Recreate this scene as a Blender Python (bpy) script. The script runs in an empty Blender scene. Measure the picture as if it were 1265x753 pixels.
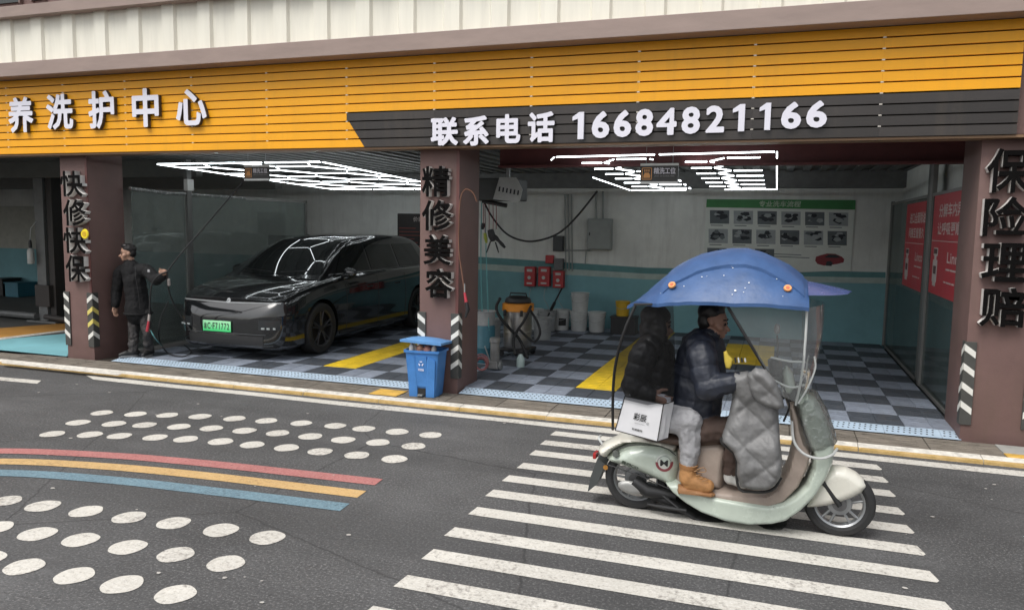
import bpy, bmesh, math, random
import numpy as np
from mathutils import Vector, Matrix, noise
from mathutils.geometry import delaunay_2d_cdt
random.seed(4); RNG = np.random.default_rng(4)
scene = bpy.context.scene; COL = scene.collection
# ------------------------------------------------------------------ camera
F, YAW, PITCH, ROLL, CH = 948.68, math.radians(18.931), math.radians(5.906), math.radians(0.929), 2.0
fw = Vector((-math.sin(YAW)*math.cos(PITCH), math.cos(YAW)*math.cos(PITCH), -math.sin(PITCH)))
r0 = Vector((math.cos(YAW), math.sin(YAW), 0)); u0 = r0.cross(fw)
RT = math.cos(ROLL)*r0 + math.sin(ROLL)*u0; UP = -math.sin(ROLL)*r0 + math.cos(ROLL)*u0
camd = bpy.data.cameras.new('camera'); cam = bpy.data.objects.new('camera', camd); COL.objects.link(cam)
M = Matrix((RT, UP, -fw)).transposed().to_4x4(); M.translation = Vector((0, 0, CH)); cam.matrix_world = M
camd.sensor_fit = 'HORIZONTAL'; camd.sensor_width = 36; camd.lens = F/1265*36; camd.clip_end = 2000; camd.clip_start = .05
scene.camera = cam
# ------------------------------------------------------------------ world, sun, exposure
w = bpy.data.worlds.new('World'); scene.world = w; w.use_nodes = True
nt = w.node_tree; bg = nt.nodes['Background']
sky = nt.nodes.new('ShaderNodeTexSky'); sky.sky_type = 'NISHITA'; sky.sun_disc = False
SUN_EL, SUN_AZ = math.radians(58), math.radians(205)
sky.sun_elevation = SUN_EL; sky.sun_rotation = SUN_AZ; sky.dust_density = 4; sky.air_density = 1.2
hs = nt.nodes.new('ShaderNodeHueSaturation'); hs.inputs['Saturation'].default_value = .22
nt.links.new(sky.outputs[0], hs.inputs['Color']); nt.links.new(hs.outputs[0], bg.inputs['Color'])
bg.inputs['Strength'].default_value = .13
sd = bpy.data.lights.new('sun', 'SUN'); sd.energy = 1.1; sd.angle = math.radians(35); sd.color = (1, .97, .92)
so = bpy.data.objects.new('sun', sd); COL.objects.link(so); so.location = (0, -10, 20)
sv = Vector((math.sin(SUN_AZ)*math.cos(SUN_EL), math.cos(SUN_AZ)*math.cos(SUN_EL), math.sin(SUN_EL)))
so.rotation_euler = sv.to_track_quat('Z', 'Y').to_euler()
scene.view_settings.view_transform = 'Standard'; scene.view_settings.look = 'None'
scene.view_settings.exposure = 0.58; scene.view_settings.gamma = 1
scene.render.engine = 'CYCLES'
scene.cycles.max_bounces = 8; scene.cycles.transparent_max_bounces = 16; scene.cycles.diffuse_bounces = 4
scene.cycles.use_denoising = True
scene.cycles.caustics_reflective = False; scene.cycles.caustics_refractive = False

# ------------------------------------------------------------------ helpers
def at(u, v, Y=None, Z=None, X=None):
    """a point of the photograph put on the world plane Y=.., Z=.. or X=.."""
    u = float(u); v = float(v); d = (u-632.5)/F*RT - (v-376.5)/F*UP + fw
    o = Vector((0, 0, CH))
    t = (Y-o.y)/d.y if Y is not None else (Z-o.z)/d.z if Z is not None else (X-o.x)/d.x
    return o + t*d
def lin(h):
    h = h.lstrip('#'); c = [int(h[i:i+2], 16)/255 for i in (0, 2, 4)]
    return tuple(x/12.92 if x < .04045 else ((x+.055)/1.055)**2.4 for x in c)
MATS = {}
def mat(name, color, rough=.6, metal=0, var=.12, scale=6, bump=.0, bscale=60, coat=0, emit=0, spec=.5, alpha=None, detail=5, var2=None, streak=None, rnd=0, grime=0):
    if name in MATS: return MATS[name]
    m = bpy.data.materials.new(name); m.use_nodes = True; n = m.node_tree.nodes; l = m.node_tree.links
    p = n['Principled BSDF']; p.inputs['Roughness'].default_value = rough; p.inputs['Metallic'].default_value = metal
    p.inputs['Specular IOR Level'].default_value = spec; p.inputs['Coat Weight'].default_value = coat
    p.inputs['Base Color'].default_value = (*color, 1)
    tc = n.new('ShaderNodeTexCoord'); mp = n.new('ShaderNodeMapping'); l.new(tc.outputs['Object'], mp.inputs[0])
    if streak: mp.inputs['Scale'].default_value = streak
    if var > 0:
        t = n.new('ShaderNodeTexNoise'); t.inputs['Scale'].default_value = scale; t.inputs['Detail'].default_value = detail
        t.inputs['Roughness'].default_value = .65
        l.new(mp.outputs[0], t.inputs['Vector'])
        r = n.new('ShaderNodeMapRange'); r.inputs[1].default_value = .3; r.inputs[2].default_value = .7
        l.new(t.outputs[0], r.inputs[0])
        mx = n.new('ShaderNodeMix'); mx.data_type = 'RGBA'
        c2 = var2 or tuple(min(1, c*(1+var)) for c in color)
        mx.inputs[6].default_value = (*[c*(1-var) for c in color], 1); mx.inputs[7].default_value = (*c2, 1)
        l.new(r.outputs[0], mx.inputs[0]); l.new(mx.outputs[2], p.inputs['Base Color'])
        r2 = n.new('ShaderNodeMapRange'); r2.inputs[3].default_value = max(.02, rough-.08); r2.inputs[4].default_value = min(1, rough+.1)
        l.new(t.outputs[0], r2.inputs[0]); l.new(r2.outputs[0], p.inputs['Roughness'])
    if rnd or grime:
        src = p.inputs['Base Color'].links[0].from_socket if p.inputs['Base Color'].links else None
        hv = n.new('ShaderNodeHueSaturation'); oi = n.new('ShaderNodeObjectInfo'); r3 = n.new('ShaderNodeMapRange')
        r3.inputs[3].default_value = 1-rnd; r3.inputs[4].default_value = 1+rnd; l.new(oi.outputs['Random'], r3.inputs[0]); l.new(r3.outputs[0], hv.inputs['Value'])
        if src: l.new(src, hv.inputs['Color'])
        else: hv.inputs['Color'].default_value = (*color, 1)
        out_ = hv.outputs[0]
        if grime:
            ge = n.new('ShaderNodeNewGeometry'); gm = n.new('ShaderNodeMapping'); gm.inputs['Scale'].default_value = (5, 5, .5); l.new(ge.outputs['Position'], gm.inputs[0])
            gn = n.new('ShaderNodeTexNoise'); gn.inputs['Scale'].default_value = 1.3; gn.inputs['Detail'].default_value = 7; gn.inputs['Roughness'].default_value = .7; l.new(gm.outputs[0], gn.inputs['Vector'])
            gr = n.new('ShaderNodeMapRange'); gr.inputs[1].default_value = .50; gr.inputs[2].default_value = .78; gr.inputs[4].default_value = grime; l.new(gn.outputs[0], gr.inputs[0])
            gx = n.new('ShaderNodeMix'); gx.data_type = 'RGBA'; l.new(gr.outputs[0], gx.inputs[0]); l.new(out_, gx.inputs[6]); gx.inputs[7].default_value = (.12, .09, .06, 1); out_ = gx.outputs[2]
        l.new(out_, p.inputs['Base Color'])
    if bump > 0:
        t2 = n.new('ShaderNodeTexNoise'); t2.inputs['Scale'].default_value = bscale; t2.inputs['Detail'].default_value = 4
        l.new(tc.outputs['Object'], t2.inputs['Vector'])
        b = n.new('ShaderNodeBump'); b.inputs['Strength'].default_value = bump; b.inputs['Distance'].default_value = .01
        l.new(t2.outputs[0], b.inputs['Height']); l.new(b.outputs[0], p.inputs['Normal'])
    if emit:
        p.inputs['Emission Color'].default_value = (*color, 1); p.inputs['Emission Strength'].default_value = emit
    MATS[name] = m; return m
def clear(name, tint, gloss_rough=.03, refl=.12, dirt_veil=0.0, dirt_veil_col=(.7, .7, .7), fm=.5, crumple=0):
    if name in MATS: return MATS[name]
    m = bpy.data.materials.new(name); m.use_nodes = True; n = m.node_tree.nodes; l = m.node_tree.links
    n.remove(n['Principled BSDF']); out = n['Material Output']
    tr = n.new('ShaderNodeBsdfTransparent'); tr.inputs[0].default_value = (*tint, 1)
    gl = n.new('ShaderNodeBsdfGlossy'); gl.inputs['Roughness'].default_value = gloss_rough
    fr = n.new('ShaderNodeFresnel'); fr.inputs[0].default_value = 1.5
    ad = n.new('ShaderNodeMath'); ad.operation = 'MULTIPLY_ADD'; ad.inputs[1].default_value = fm; ad.inputs[2].default_value = max(0, refl-.05)
    l.new(fr.outputs[0], ad.inputs[0])
    mx = n.new('ShaderNodeMixShader'); l.new(ad.outputs[0], mx.inputs[0]); l.new(tr.outputs[0], mx.inputs[1]); l.new(gl.outputs[0], mx.inputs[2])
    last = mx
    if crumple:
        tc0 = n.new('ShaderNodeTexCoord'); v0 = n.new('ShaderNodeTexNoise'); v0.inputs['Scale'].default_value = crumple; v0.inputs['Detail'].default_value = 3; l.new(tc0.outputs['Object'], v0.inputs['Vector'])
        b0 = n.new('ShaderNodeBump'); b0.inputs['Strength'].default_value = 1; b0.inputs['Distance'].default_value = .03; l.new(v0.outputs[0], b0.inputs['Height']); l.new(b0.outputs[0], gl.inputs['Normal']); l.new(b0.outputs[0], fr.inputs['Normal'])
    if dirt_veil:  # patchy diffuse layer: dirt on the glass, painted glare on the clear film
        df = n.new('ShaderNodeBsdfDiffuse'); df.inputs[0].default_value = (*dirt_veil_col, 1)
        tc = n.new('ShaderNodeTexCoord'); t = n.new('ShaderNodeTexNoise'); t.inputs['Scale'].default_value = 4; t.inputs['Detail'].default_value = 6
        l.new(tc.outputs['Object'], t.inputs['Vector'])
        r = n.new('ShaderNodeMapRange'); r.inputs[3].default_value = dirt_veil*.4; r.inputs[4].default_value = dirt_veil*1.6; l.new(t.outputs[0], r.inputs[0])
        m2 = n.new('ShaderNodeMixShader'); l.new(r.outputs[0], m2.inputs[0]); l.new(mx.outputs[0], m2.inputs[1]); l.new(df.outputs[0], m2.inputs[2]); last = m2
    l.new(last.outputs[0], out.inputs[0]); MATS[name] = m; return m

class Geo:
    """collects polygons, then builds ONE mesh object"""
    def __init__(s): s.v = []; s.f = []; s.mi = []
    def add(s, vs, fs, mi=0):
        o = len(s.v); s.v += [Vector(v) for v in vs]; s.f += [tuple(i+o for i in f) for f in fs]; s.mi += [mi]*len(fs); return s
    def box(s, a, b, mi=0, rot=None, bev=0):
        a = Vector(a); b = Vector(b); lo = Vector(map(min, a, b)); hi = Vector(map(max, a, b)); c = (lo+hi)/2
        bm = bmesh.new(); bmesh.ops.create_cube(bm, size=1)
        d = hi-lo
        for v in bm.verts: v.co = Vector((v.co.x*d.x, v.co.y*d.y, v.co.z*d.z))
        if bev: bmesh.ops.bevel(bm, geom=bm.edges[:], offset=min(bev, min(d)*.45), segments=2, profile=.6, affect='EDGES')
        if rot is not None:
            R = rot if isinstance(rot, Matrix) else Matrix.Rotation(rot, 3, 'Z')
            for v in bm.verts: v.co = R @ v.co
        bm.verts.index_update(); s.add([v.co+c for v in bm.verts], [[v.index for v in f.verts] for f in bm.faces], mi); bm.free(); return s
    def tube(s, pts, r, n=8, mi=0, cap=True):
        pts = [Vector(p) for p in pts]; N = len(pts); rs = r if isinstance(r, (list, tuple)) else [r]*N
        vs = []; up = None
        for i, p in enumerate(pts):
            t = (pts[min(i+1, N-1)]-pts[max(i-1, 0)]).normalized()
            if up is None: up = t.orthogonal().normalized()
            up = (up-t*up.dot(t)).normalized() if abs(up.dot(t)) < .999 else t.orthogonal().normalized()
            b = t.cross(up)
            vs += [p+rs[i]*(math.cos(k*2*math.pi/n)*up+math.sin(k*2*math.pi/n)*b) for k in range(n)]
        fs = [(i*n+k, i*n+(k+1) % n, (i+1)*n+(k+1) % n, (i+1)*n+k) for i in range(N-1) for k in range(n)]
        if cap: fs += [tuple(range(n))[::-1], tuple((N-1)*n+k for k in range(n))]
        return s.add(vs, fs, mi)
    def lathe(s, prof, c, axis='Z', n=24, mi=0, ang=None):
        c = Vector(c); A = {'Z': (Vector((1,0,0)), Vector((0,1,0)), Vector((0,0,1))), 'Y': (Vector((0,0,1)), Vector((1,0,0)), Vector((0,1,0))), 'X': (Vector((0,1,0)), Vector((0,0,1)), Vector((1,0,0)))}
        if isinstance(axis, str): a, b, d = A[axis]
        else:
            d = Vector(axis).normalized(); a = d.orthogonal().normalized(); b = d.cross(a)
        vs = [c+r*(math.cos(k*2*math.pi/n)*a+math.sin(k*2*math.pi/n)*b)+h*d for r, h in prof for k in range(n)]
        P = len(prof); fs = [(i*n+k, i*n+(k+1) % n, (i+1)*n+(k+1) % n, (i+1)*n+k) for i in range(P-1) for k in range(n)]
        if prof[0] == prof[-1]: return s.add(vs, fs, mi)
        if prof[0][0] > 1e-4: fs.append(tuple(range(n))[::-1])
        if prof[-1][0] > 1e-4: fs.append(tuple((P-1)*n+k for k in range(n)))
        return s.add(vs, fs, mi)
    def prism(s, poly, d, mi=0):
        """closed polygon extruded by vector d"""
        n = len(poly); poly = [Vector(p) for p in poly]; d = Vector(d)
        return s.add(poly+[p+d for p in poly], [tuple(range(n))[::-1], tuple(range(n, 2*n))]+[(i, (i+1) % n, n+(i+1) % n, n+i) for i in range(n)], mi)
    def quad(s, a, b, c, d, mi=0): return s.add([a, b, c, d], [(0, 1, 2, 3)], mi)
    def grid(s, rows, mi=0):
        m = len(rows[0]); vs = [p for r in rows for p in r]
        return s.add(vs, [(i*m+j, i*m+j+1, (i+1)*m+j+1, (i+1)*m+j) for i in range(len(rows)-1) for j in range(m-1)], mi)
    def bmadd(s, bm, mi=0):
        bm.verts.index_update(); return s.add([v.co.copy() for v in bm.verts], [[v.index for v in f.verts] for f in bm.faces], mi)
def wloc(o):
    v = Vector((0, 0, 0))
    while o: v += o.location; o = o.parent
    return v
def obj(name, g, m, parent=None, smooth=None, recalc=True, mods=None):
    off = wloc(parent) if parent else Vector((0, 0, 0))
    me = bpy.data.meshes.new(name)
    if isinstance(g, Geo):
        me.from_pydata([tuple(v-off) for v in g.v], [], g.f)
        me.polygons.foreach_set('material_index', g.mi)
    else:
        me = g; fi_ = BLOBMI.pop(me.name, None); me.name = name; me.transform(Matrix.Translation(-off))
    if recalc:
        bm = bmesh.new(); bm.from_mesh(me); bmesh.ops.recalc_face_normals(bm, faces=bm.faces[:]); bm.to_mesh(me); bm.free()
    for x in (m if isinstance(m, (list, tuple)) else [m]): me.materials.append(x)
    if not isinstance(g, Geo) and fi_ is not None: me.polygons.foreach_set('material_index', fi_)
    if smooth is not None:
        me.shade_smooth(); me.set_sharp_from_angle(angle=math.radians(smooth))
    me.update()
    o = bpy.data.objects.new(name, me); COL.objects.link(o); o.parent = parent
    return o
def tag(o, label, cat, group=None):
    o['label'] = label; o['category'] = cat
    if group: o['group'] = group
    return o
def thing(name, label, cat, loc=(0, 0, 0), group=None):
    o = bpy.data.objects.new(name, None); COL.objects.link(o); o.location = Vector(loc); o.empty_display_size = .1
    return tag(o, label, cat, group)
def struct(o): o['kind'] = 'structure'; return o
def stuff(o): o['kind'] = 'stuff'; return o
def dup(root, loc=None, label=None):
    r = root.copy(); COL.objects.link(r)
    if loc is not None: r.location = Vector(loc)
    if label: r['label'] = label
    for ch in list(root.children):
        c = ch.copy(); COL.objects.link(c); c.parent = r
        for gch in list(ch.children):
            d = gch.copy(); COL.objects.link(d); d.parent = c
    return r
def qb(pts, n=12):
    """smooth curve through the points"""
    pts = [Vector(p) for p in pts]; out = []
    P = [pts[0]*2-pts[1]]+pts+[pts[-1]*2-pts[-2]]
    for i in range(1, len(P)-2):
        for k in range(n):
            t = k/n; a, b, c, d = P[i-1:i+3]
            out.append(.5*((2*b)+(c-a)*t+(2*a-5*b+4*c-d)*t*t+(3*b-a-3*c+d)*t**3))
    return out+[pts[-1]]
# text -> mesh, fitted to a box lying in the XZ plane (front faces -Y)
def glyph(ch, bold=.03, depth=0.0, res=3):
    c = bpy.data.curves.new('g', 'FONT'); c.body = ch; c.offset = bold; c.extrude = depth; c.resolution_u = res; c.size = 1
    o = bpy.data.objects.new('g', c); COL.objects.link(o)
    dg = bpy.context.evaluated_depsgraph_get(); me = bpy.data.meshes.new_from_object(o.evaluated_get(dg))
    bpy.data.objects.remove(o); bpy.data.curves.remove(c)
    return me
def text(s, x0, x1, z0, z1, y, depth=.0, bold=.03, axis='Y', keep=False, shear=0):
    """mesh of the text filling x0..x1 / z0..z1; front face at y, body going back by depth"""
    me = glyph(s, min(bold, .008), .5 if depth else 0)
    if bold > .01:
        bm = bmesh.new(); r = bold-.006; K = 10 if depth else 6
        for k in range(K):
            t2 = me.copy(); an = k*2*math.pi/K; t2.transform(Matrix.Translation((r*math.cos(an), r*math.sin(an), (.012 if depth else .0)*k/K))); bm.from_mesh(t2); bpy.data.meshes.remove(t2)
        bm.to_mesh(me); bm.free()
    n = len(me.vertices)
    a = np.empty(n*3); me.vertices.foreach_get('co', a); a = a.reshape(-1, 3)
    lo, hi = a.min(0), a.max(0); sz = np.maximum(hi-lo, 1e-6)
    sx = (x1-x0)/sz[0]; szz = (z1-z0)/sz[1]
    if keep:
        k = min(abs(sx), szz); cx_ = (x0+x1)/2; cz = (z0+z1)/2; sg = 1 if sx > 0 else -1
        x0, x1, z0, z1 = cx_-sg*k*sz[0]/2, cx_+sg*k*sz[0]/2, cz-k*sz[1]/2, cz+k*sz[1]/2; sx = sg*k; szz = k
    X = x0+(a[:, 0]-lo[0])*sx; Z = z0+(a[:, 1]-lo[1])*szz; X = X+shear*(Z-z0)
    D = (.5-a[:, 2])*depth if depth else np.arange(n)*(.0006/max(n, 1))
    if axis == 'Y': out = np.stack([X, y+D, Z], 1)
    elif axis == 'X': out = np.stack([y+D, X, Z], 1)
    else: out = np.stack([X, Z, y-D], 1)
    me.vertices.foreach_set('co', out.ravel()); me.materials.clear(); me.polygons.foreach_set('use_smooth', [False]*len(me.polygons))
    for nm_ in ('sharp_face', 'custom_normal'):
        at_ = me.attributes.get(nm_)
        if at_ and nm_ == 'custom_normal': me.attributes.remove(at_)
    if depth:
        for p in me.polygons: p.material_index = 0 if abs(p.normal[2]) > .5 or False else 1
        me.update()
        ax = {'Y': 1, 'X': 0, 'Z': 2}[axis]
        for p in me.polygons: p.material_index = 0 if abs(p.normal[ax]) > .7 else 1
    else:
        for p in me.polygons: p.material_index = 0
    return me
def inflate(poly, half, rnd, res=.02, y0=0., flat=1.0, fn=None, mi=0, g=None, sub=True):
    """solid whose side outline is poly (points x,z); half thickness half, edges rounded over rnd"""
    P = [Vector((p[0], p[1])) if len(p) == 2 else Vector((p[0], p[2])) for p in poly]
    B = []
    for i in range(len(P)):
        a, b = P[i], P[(i+1) % len(P)]; k = max(1, int((b-a).length/res)) if sub else 1
        B += [a.lerp(b, t/k) for t in range(k)]
    nb = len(B); bx = np.array([(p.x, p.y) for p in B]); nx = np.roll(bx, -1, 0)
    lo, hi = bx.min(0), bx.max(0); xs = np.arange(lo[0]+res/2, hi[0], res); zs = np.arange(lo[1]+res/2, hi[1], res)
    G = np.array([(x, z) for x in xs for z in zs]) if len(xs)*len(zs) else np.zeros((0, 2))
    def dist(Q):
        d = nx-bx; L = (d**2).sum(1)+1e-12
        t = np.clip(((Q[:, None]-bx)*d).sum(2)/L, 0, 1); c = bx+t[..., None]*d
        return np.sqrt(((Q[:, None]-c)**2).sum(2)).min(1)
    def inside(Q):
        x, z = Q[:, 0:1], Q[:, 1:2]; c = ((bx[:, 1] > z) != (nx[:, 1] > z)) & (x < (nx[:, 0]-bx[:, 0])*(z-bx[:, 1])/(nx[:, 1]-bx[:, 1]+1e-12)+bx[:, 0])
        return c.sum(1) % 2 == 1
    if len(G):
        G = G[inside(G)]
        if len(G): G = G[dist(G) > res*.45]
    pts = [Vector(p) for p in B]+[Vector((float(a), float(b))) for a, b in G]
    vs, es, fs, *_ = delaunay_2d_cdt(pts, [], [list(range(nb))], 1, 1e-5)
    V = np.array([(v.x, v.y) for v in vs]); D = dist(V)
    e = np.clip(D/rnd, 0, 1); h = np.sqrt(np.clip(1-(1-e)**2, 0, 1))*half
    g = g or Geo(); n = len(V)
    fr = []; bk = []
    for i in range(n):
        x, z = V[i]; k = fn(x, z, e[i]) if fn else (0, 1)
        fr.append((x, y0+k[0]-h[i]*k[1], z)); bk.append((x, y0+k[0]+h[i]*flat*k[1], z))
    bnd = [i for i in range(n) if D[i] < 1e-5]; idx = {}
    vv = list(fr); m2 = []
    for i in range(n):
        if D[i] < 1e-5: m2.append(i)
        else: m2.append(len(vv)); vv.append(bk[i])
    g.add(vv, [tuple(f) for f in fs]+[tuple(m2[i] for i in reversed(f)) for f in fs], mi)
    return g
# bodies: overlapping tapered capsules and ellipsoids fused into one skin
BLOBMI = {}
def blob(prims, voxel, quilt=True, smooth=4):
    """prims: dict(a,b,ra,rb,m,[q,amp],[s: xyz scale for ellipsoid])"""
    bm = bmesh.new()
    for p in prims:
        t = bmesh.new()
        if 's' in p:
            bmesh.ops.create_icosphere(t, subdivisions=3, radius=1)
            R = p.get('R', Matrix.Identity(3))
            for v in t.verts: v.co = R @ Vector((v.co.x*p['s'][0], v.co.y*p['s'][1], v.co.z*p['s'][2]))+Vector(p['a'])
        else:
            a, b = Vector(p['a']), Vector(p['b'])
            t1 = bmesh.new(); bmesh.ops.create_icosphere(t1, subdivisions=2, radius=1)
            cs = [a+v.co*p['ra'] for v in t1.verts]+[b+v.co*p['rb'] for v in t1.verts]; t1.free()
            vs = [t.verts.new(c) for c in cs]; r = bmesh.ops.convex_hull(t, input=vs)
            bmesh.ops.delete(t, geom=[v for v in t.verts if not v.link_faces], context='VERTS')
        tm = bpy.data.meshes.new('t'); t.to_mesh(tm); bm.from_mesh(tm); t.free(); bpy.data.meshes.remove(tm)
    me = bpy.data.meshes.new('t'); bm.to_mesh(me); bm.free()
    o = bpy.data.objects.new('t', me); COL.objects.link(o)
    md = o.modifiers.new('r', 'REMESH'); md.mode = 'VOXEL'; md.voxel_size = voxel; md.use_smooth_shade = True
    if smooth:
        ms = o.modifiers.new('s', 'SMOOTH'); ms.factor = .5; ms.iterations = smooth
    dg = bpy.context.evaluated_depsgraph_get(); out = bpy.data.meshes.new_from_object(o.evaluated_get(dg))
    bpy.data.objects.remove(o)
    n = len(out.vertices); V = np.empty(n*3); out.vertices.foreach_get('co', V); V = V.reshape(-1, 3)
    Nn = np.empty(n*3); out.vertices.foreach_get('normal', Nn); Nn = Nn.reshape(-1, 3)
    best = np.full(n, 1e9); bi = np.zeros(n, int); par = np.zeros(n)
    for i, p in enumerate(prims):
        a = np.array(p['a'])
        if 's' in p:
            R = np.array(p.get('R', Matrix.Identity(3))); q = (V-a) @ R; s = np.array(p['s'])
            d = (np.sqrt(((q/s)**2).sum(1))-1)*s.min(); t = V[:, 2]-a[2]
        else:
            b = np.array(p['b']); ab = b-a; L = (ab**2).sum()+1e-9; t = np.clip(((V-a) @ ab)/L, 0, 1)
            d = np.sqrt(((V-(a+t[:, None]*ab))**2).sum(1))-(p['ra']+(p['rb']-p['ra'])*t); t = t*math.sqrt(L)
        d = d-p.get('bias', 0); k = d < best; best[k] = d[k]; bi[k] = i; par[k] = t[k]
    disp = np.zeros(n)
    for i, p in enumerate(prims):
        if p.get('q'):
            k = bi == i; disp[k] = p.get('amp', .012)*(np.sqrt(np.abs(np.sin(math.pi*par[k]/p['q'])))-.6)
    wr = np.array([noise.noise(Vector(v)*14)+.5*noise.noise(Vector(v)*33) for v in V]) if n < 140000 else 0
    wk = np.array([p.get('wr', .006) for p in prims])[bi]
    V = V+Nn*(disp+wr*wk)[:, None]
    out.vertices.foreach_set('co', V.ravel())
    mi = np.array([p['m'] for p in prims])[bi]
    out.materials.clear()
    fi = np.array([mi[p.vertices[0]] for p in out.polygons], dtype=np.int32)
    BLOBMI[out.name] = fi; out.update()
    return out

# ------------------------------------------------------------------ materials
M_brown = mat('brown_paint', (.165, .098, .088), .62, var=.12, scale=3, bump=.15, bscale=90, grime=.35)
M_beam = mat('taupe_paint', (.31, .235, .205), .6, var=.1, scale=2, bump=.1, streak=(1, 1, 4))
M_panel = mat('cream_sheet', (.80, .78, .68), .5, var=.06, scale=1.5, streak=(6, 6, .6), rnd=.02, grime=.10)
M_orange = mat('orange_slat', (.88, .39, .004), .5, var=.06, scale=2, streak=(.4, 1, 1), rnd=.04, grime=.12)
M_blackslat = mat('black_slat', (.035, .03, .028), .3, var=.15, scale=2, streak=(.4, 1, 1), rnd=.2, grime=.25)
M_gap = mat('dark_backing', (.03, .022, .016), .8)
M_clip = mat('steel_clip', (.6, .56, .5), .4, metal=.5)
M_white = mat('white_letter', (.75, .74, .82), .35, var=.03)
M_lside = mat('letter_side', (.05, .05, .055), .5)
M_bface = mat('black_letter', (.005, .0045, .0045), .7, var=.2, spec=.06)
M_silver = mat('silver_edge', (.75, .73, .70), .4)
M_wallw = mat('white_wall', (.72, .73, .70), .8, var=.12, scale=1.3, bump=.1, bscale=40, grime=.25)
M_teal = mat('teal_wall', (.18, .37, .41), .7, var=.15, scale=1.4, bump=.1)
M_stripe = mat('pale_stripe', (.42, .50, .47), .7)
M_ceil = mat('dark_ceiling', (.14, .143, .14), .7, var=.2)
M_redbeam = mat('red_oxide_beam', (.12, .035, .035), .6, var=.2)
M_galv = mat('galvanised', (.35, .37, .37), .4, metal=.5, var=.2)
M_black = mat('black_plastic', (.015, .015, .016), .45)
M_rubber = mat('rubber', (.02, .02, .021), .75, var=.25, bump=.2, bscale=80)
M_grey = mat('grey_plastic', (.2, .21, .21), .5)
M_led = mat('led_tube', (.9, .97, 1.0), .5, var=0, emit=6)
M_tl = mat('tile_light', (.225, .255, .31), .42, var=.2, scale=5, bump=.6, bscale=45, rnd=.12, grime=.3)
M_td = mat('tile_dark', (.055, .064, .078), .5, var=.25, scale=5, bump=.6, bscale=45, rnd=.12, grime=.3)
M_ty = mat('tile_yellow', (.72, .50, .02), .55, var=.15, scale=5, bump=.6, bscale=45, rnd=.12, grime=.3)
M_edge = mat('tile_edging', (.40, .50, .60), .5, var=.15, scale=4)
M_hole = mat('dark_hole', (.02, .022, .03), .8, var=0)
M_paver = mat('paver', (.16, .14, .115), .85, var=.55, scale=3, bump=.6, bscale=40, streak=(1.2, 9, 1), rnd=.12)
M_pyel = mat('paver_yellow', (.6, .36, .07), .8, var=.3, scale=8)
M_kerbw = mat('kerb_white', (.62, .59, .53), .8, var=.28, scale=14, bump=.5)
M_kerby = mat('kerb_yellow', (.50, .33, .09), .8, var=.35, scale=9, bump=.5, var2=(.52, .36, .16))
M_glassl = clear('milky_glass', (.72, .77, .75), .03, .06, .20, (.42, .46, .44))  # milky; the pale diffuse share also paints in brightness missing from the bay behind
M_glass = clear('tinted_glass', (.68, .74, .73), .02, .08, .10, (.35, .38, .37))
M_film = clear('clear_film', (.86, .88, .88), .05, .09, .10, (.6, .62, .62))  # pale diffuse share is glare painted into the film
M_apron = clear('crinkled_film', (.90, .92, .91), .08, .16, .05, (.7, .7, .7), .7, 14)
M_darkfilm = clear('smoke_film', (.42, .43, .45), .06, .06, .006, (.3, .3, .3))

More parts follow.
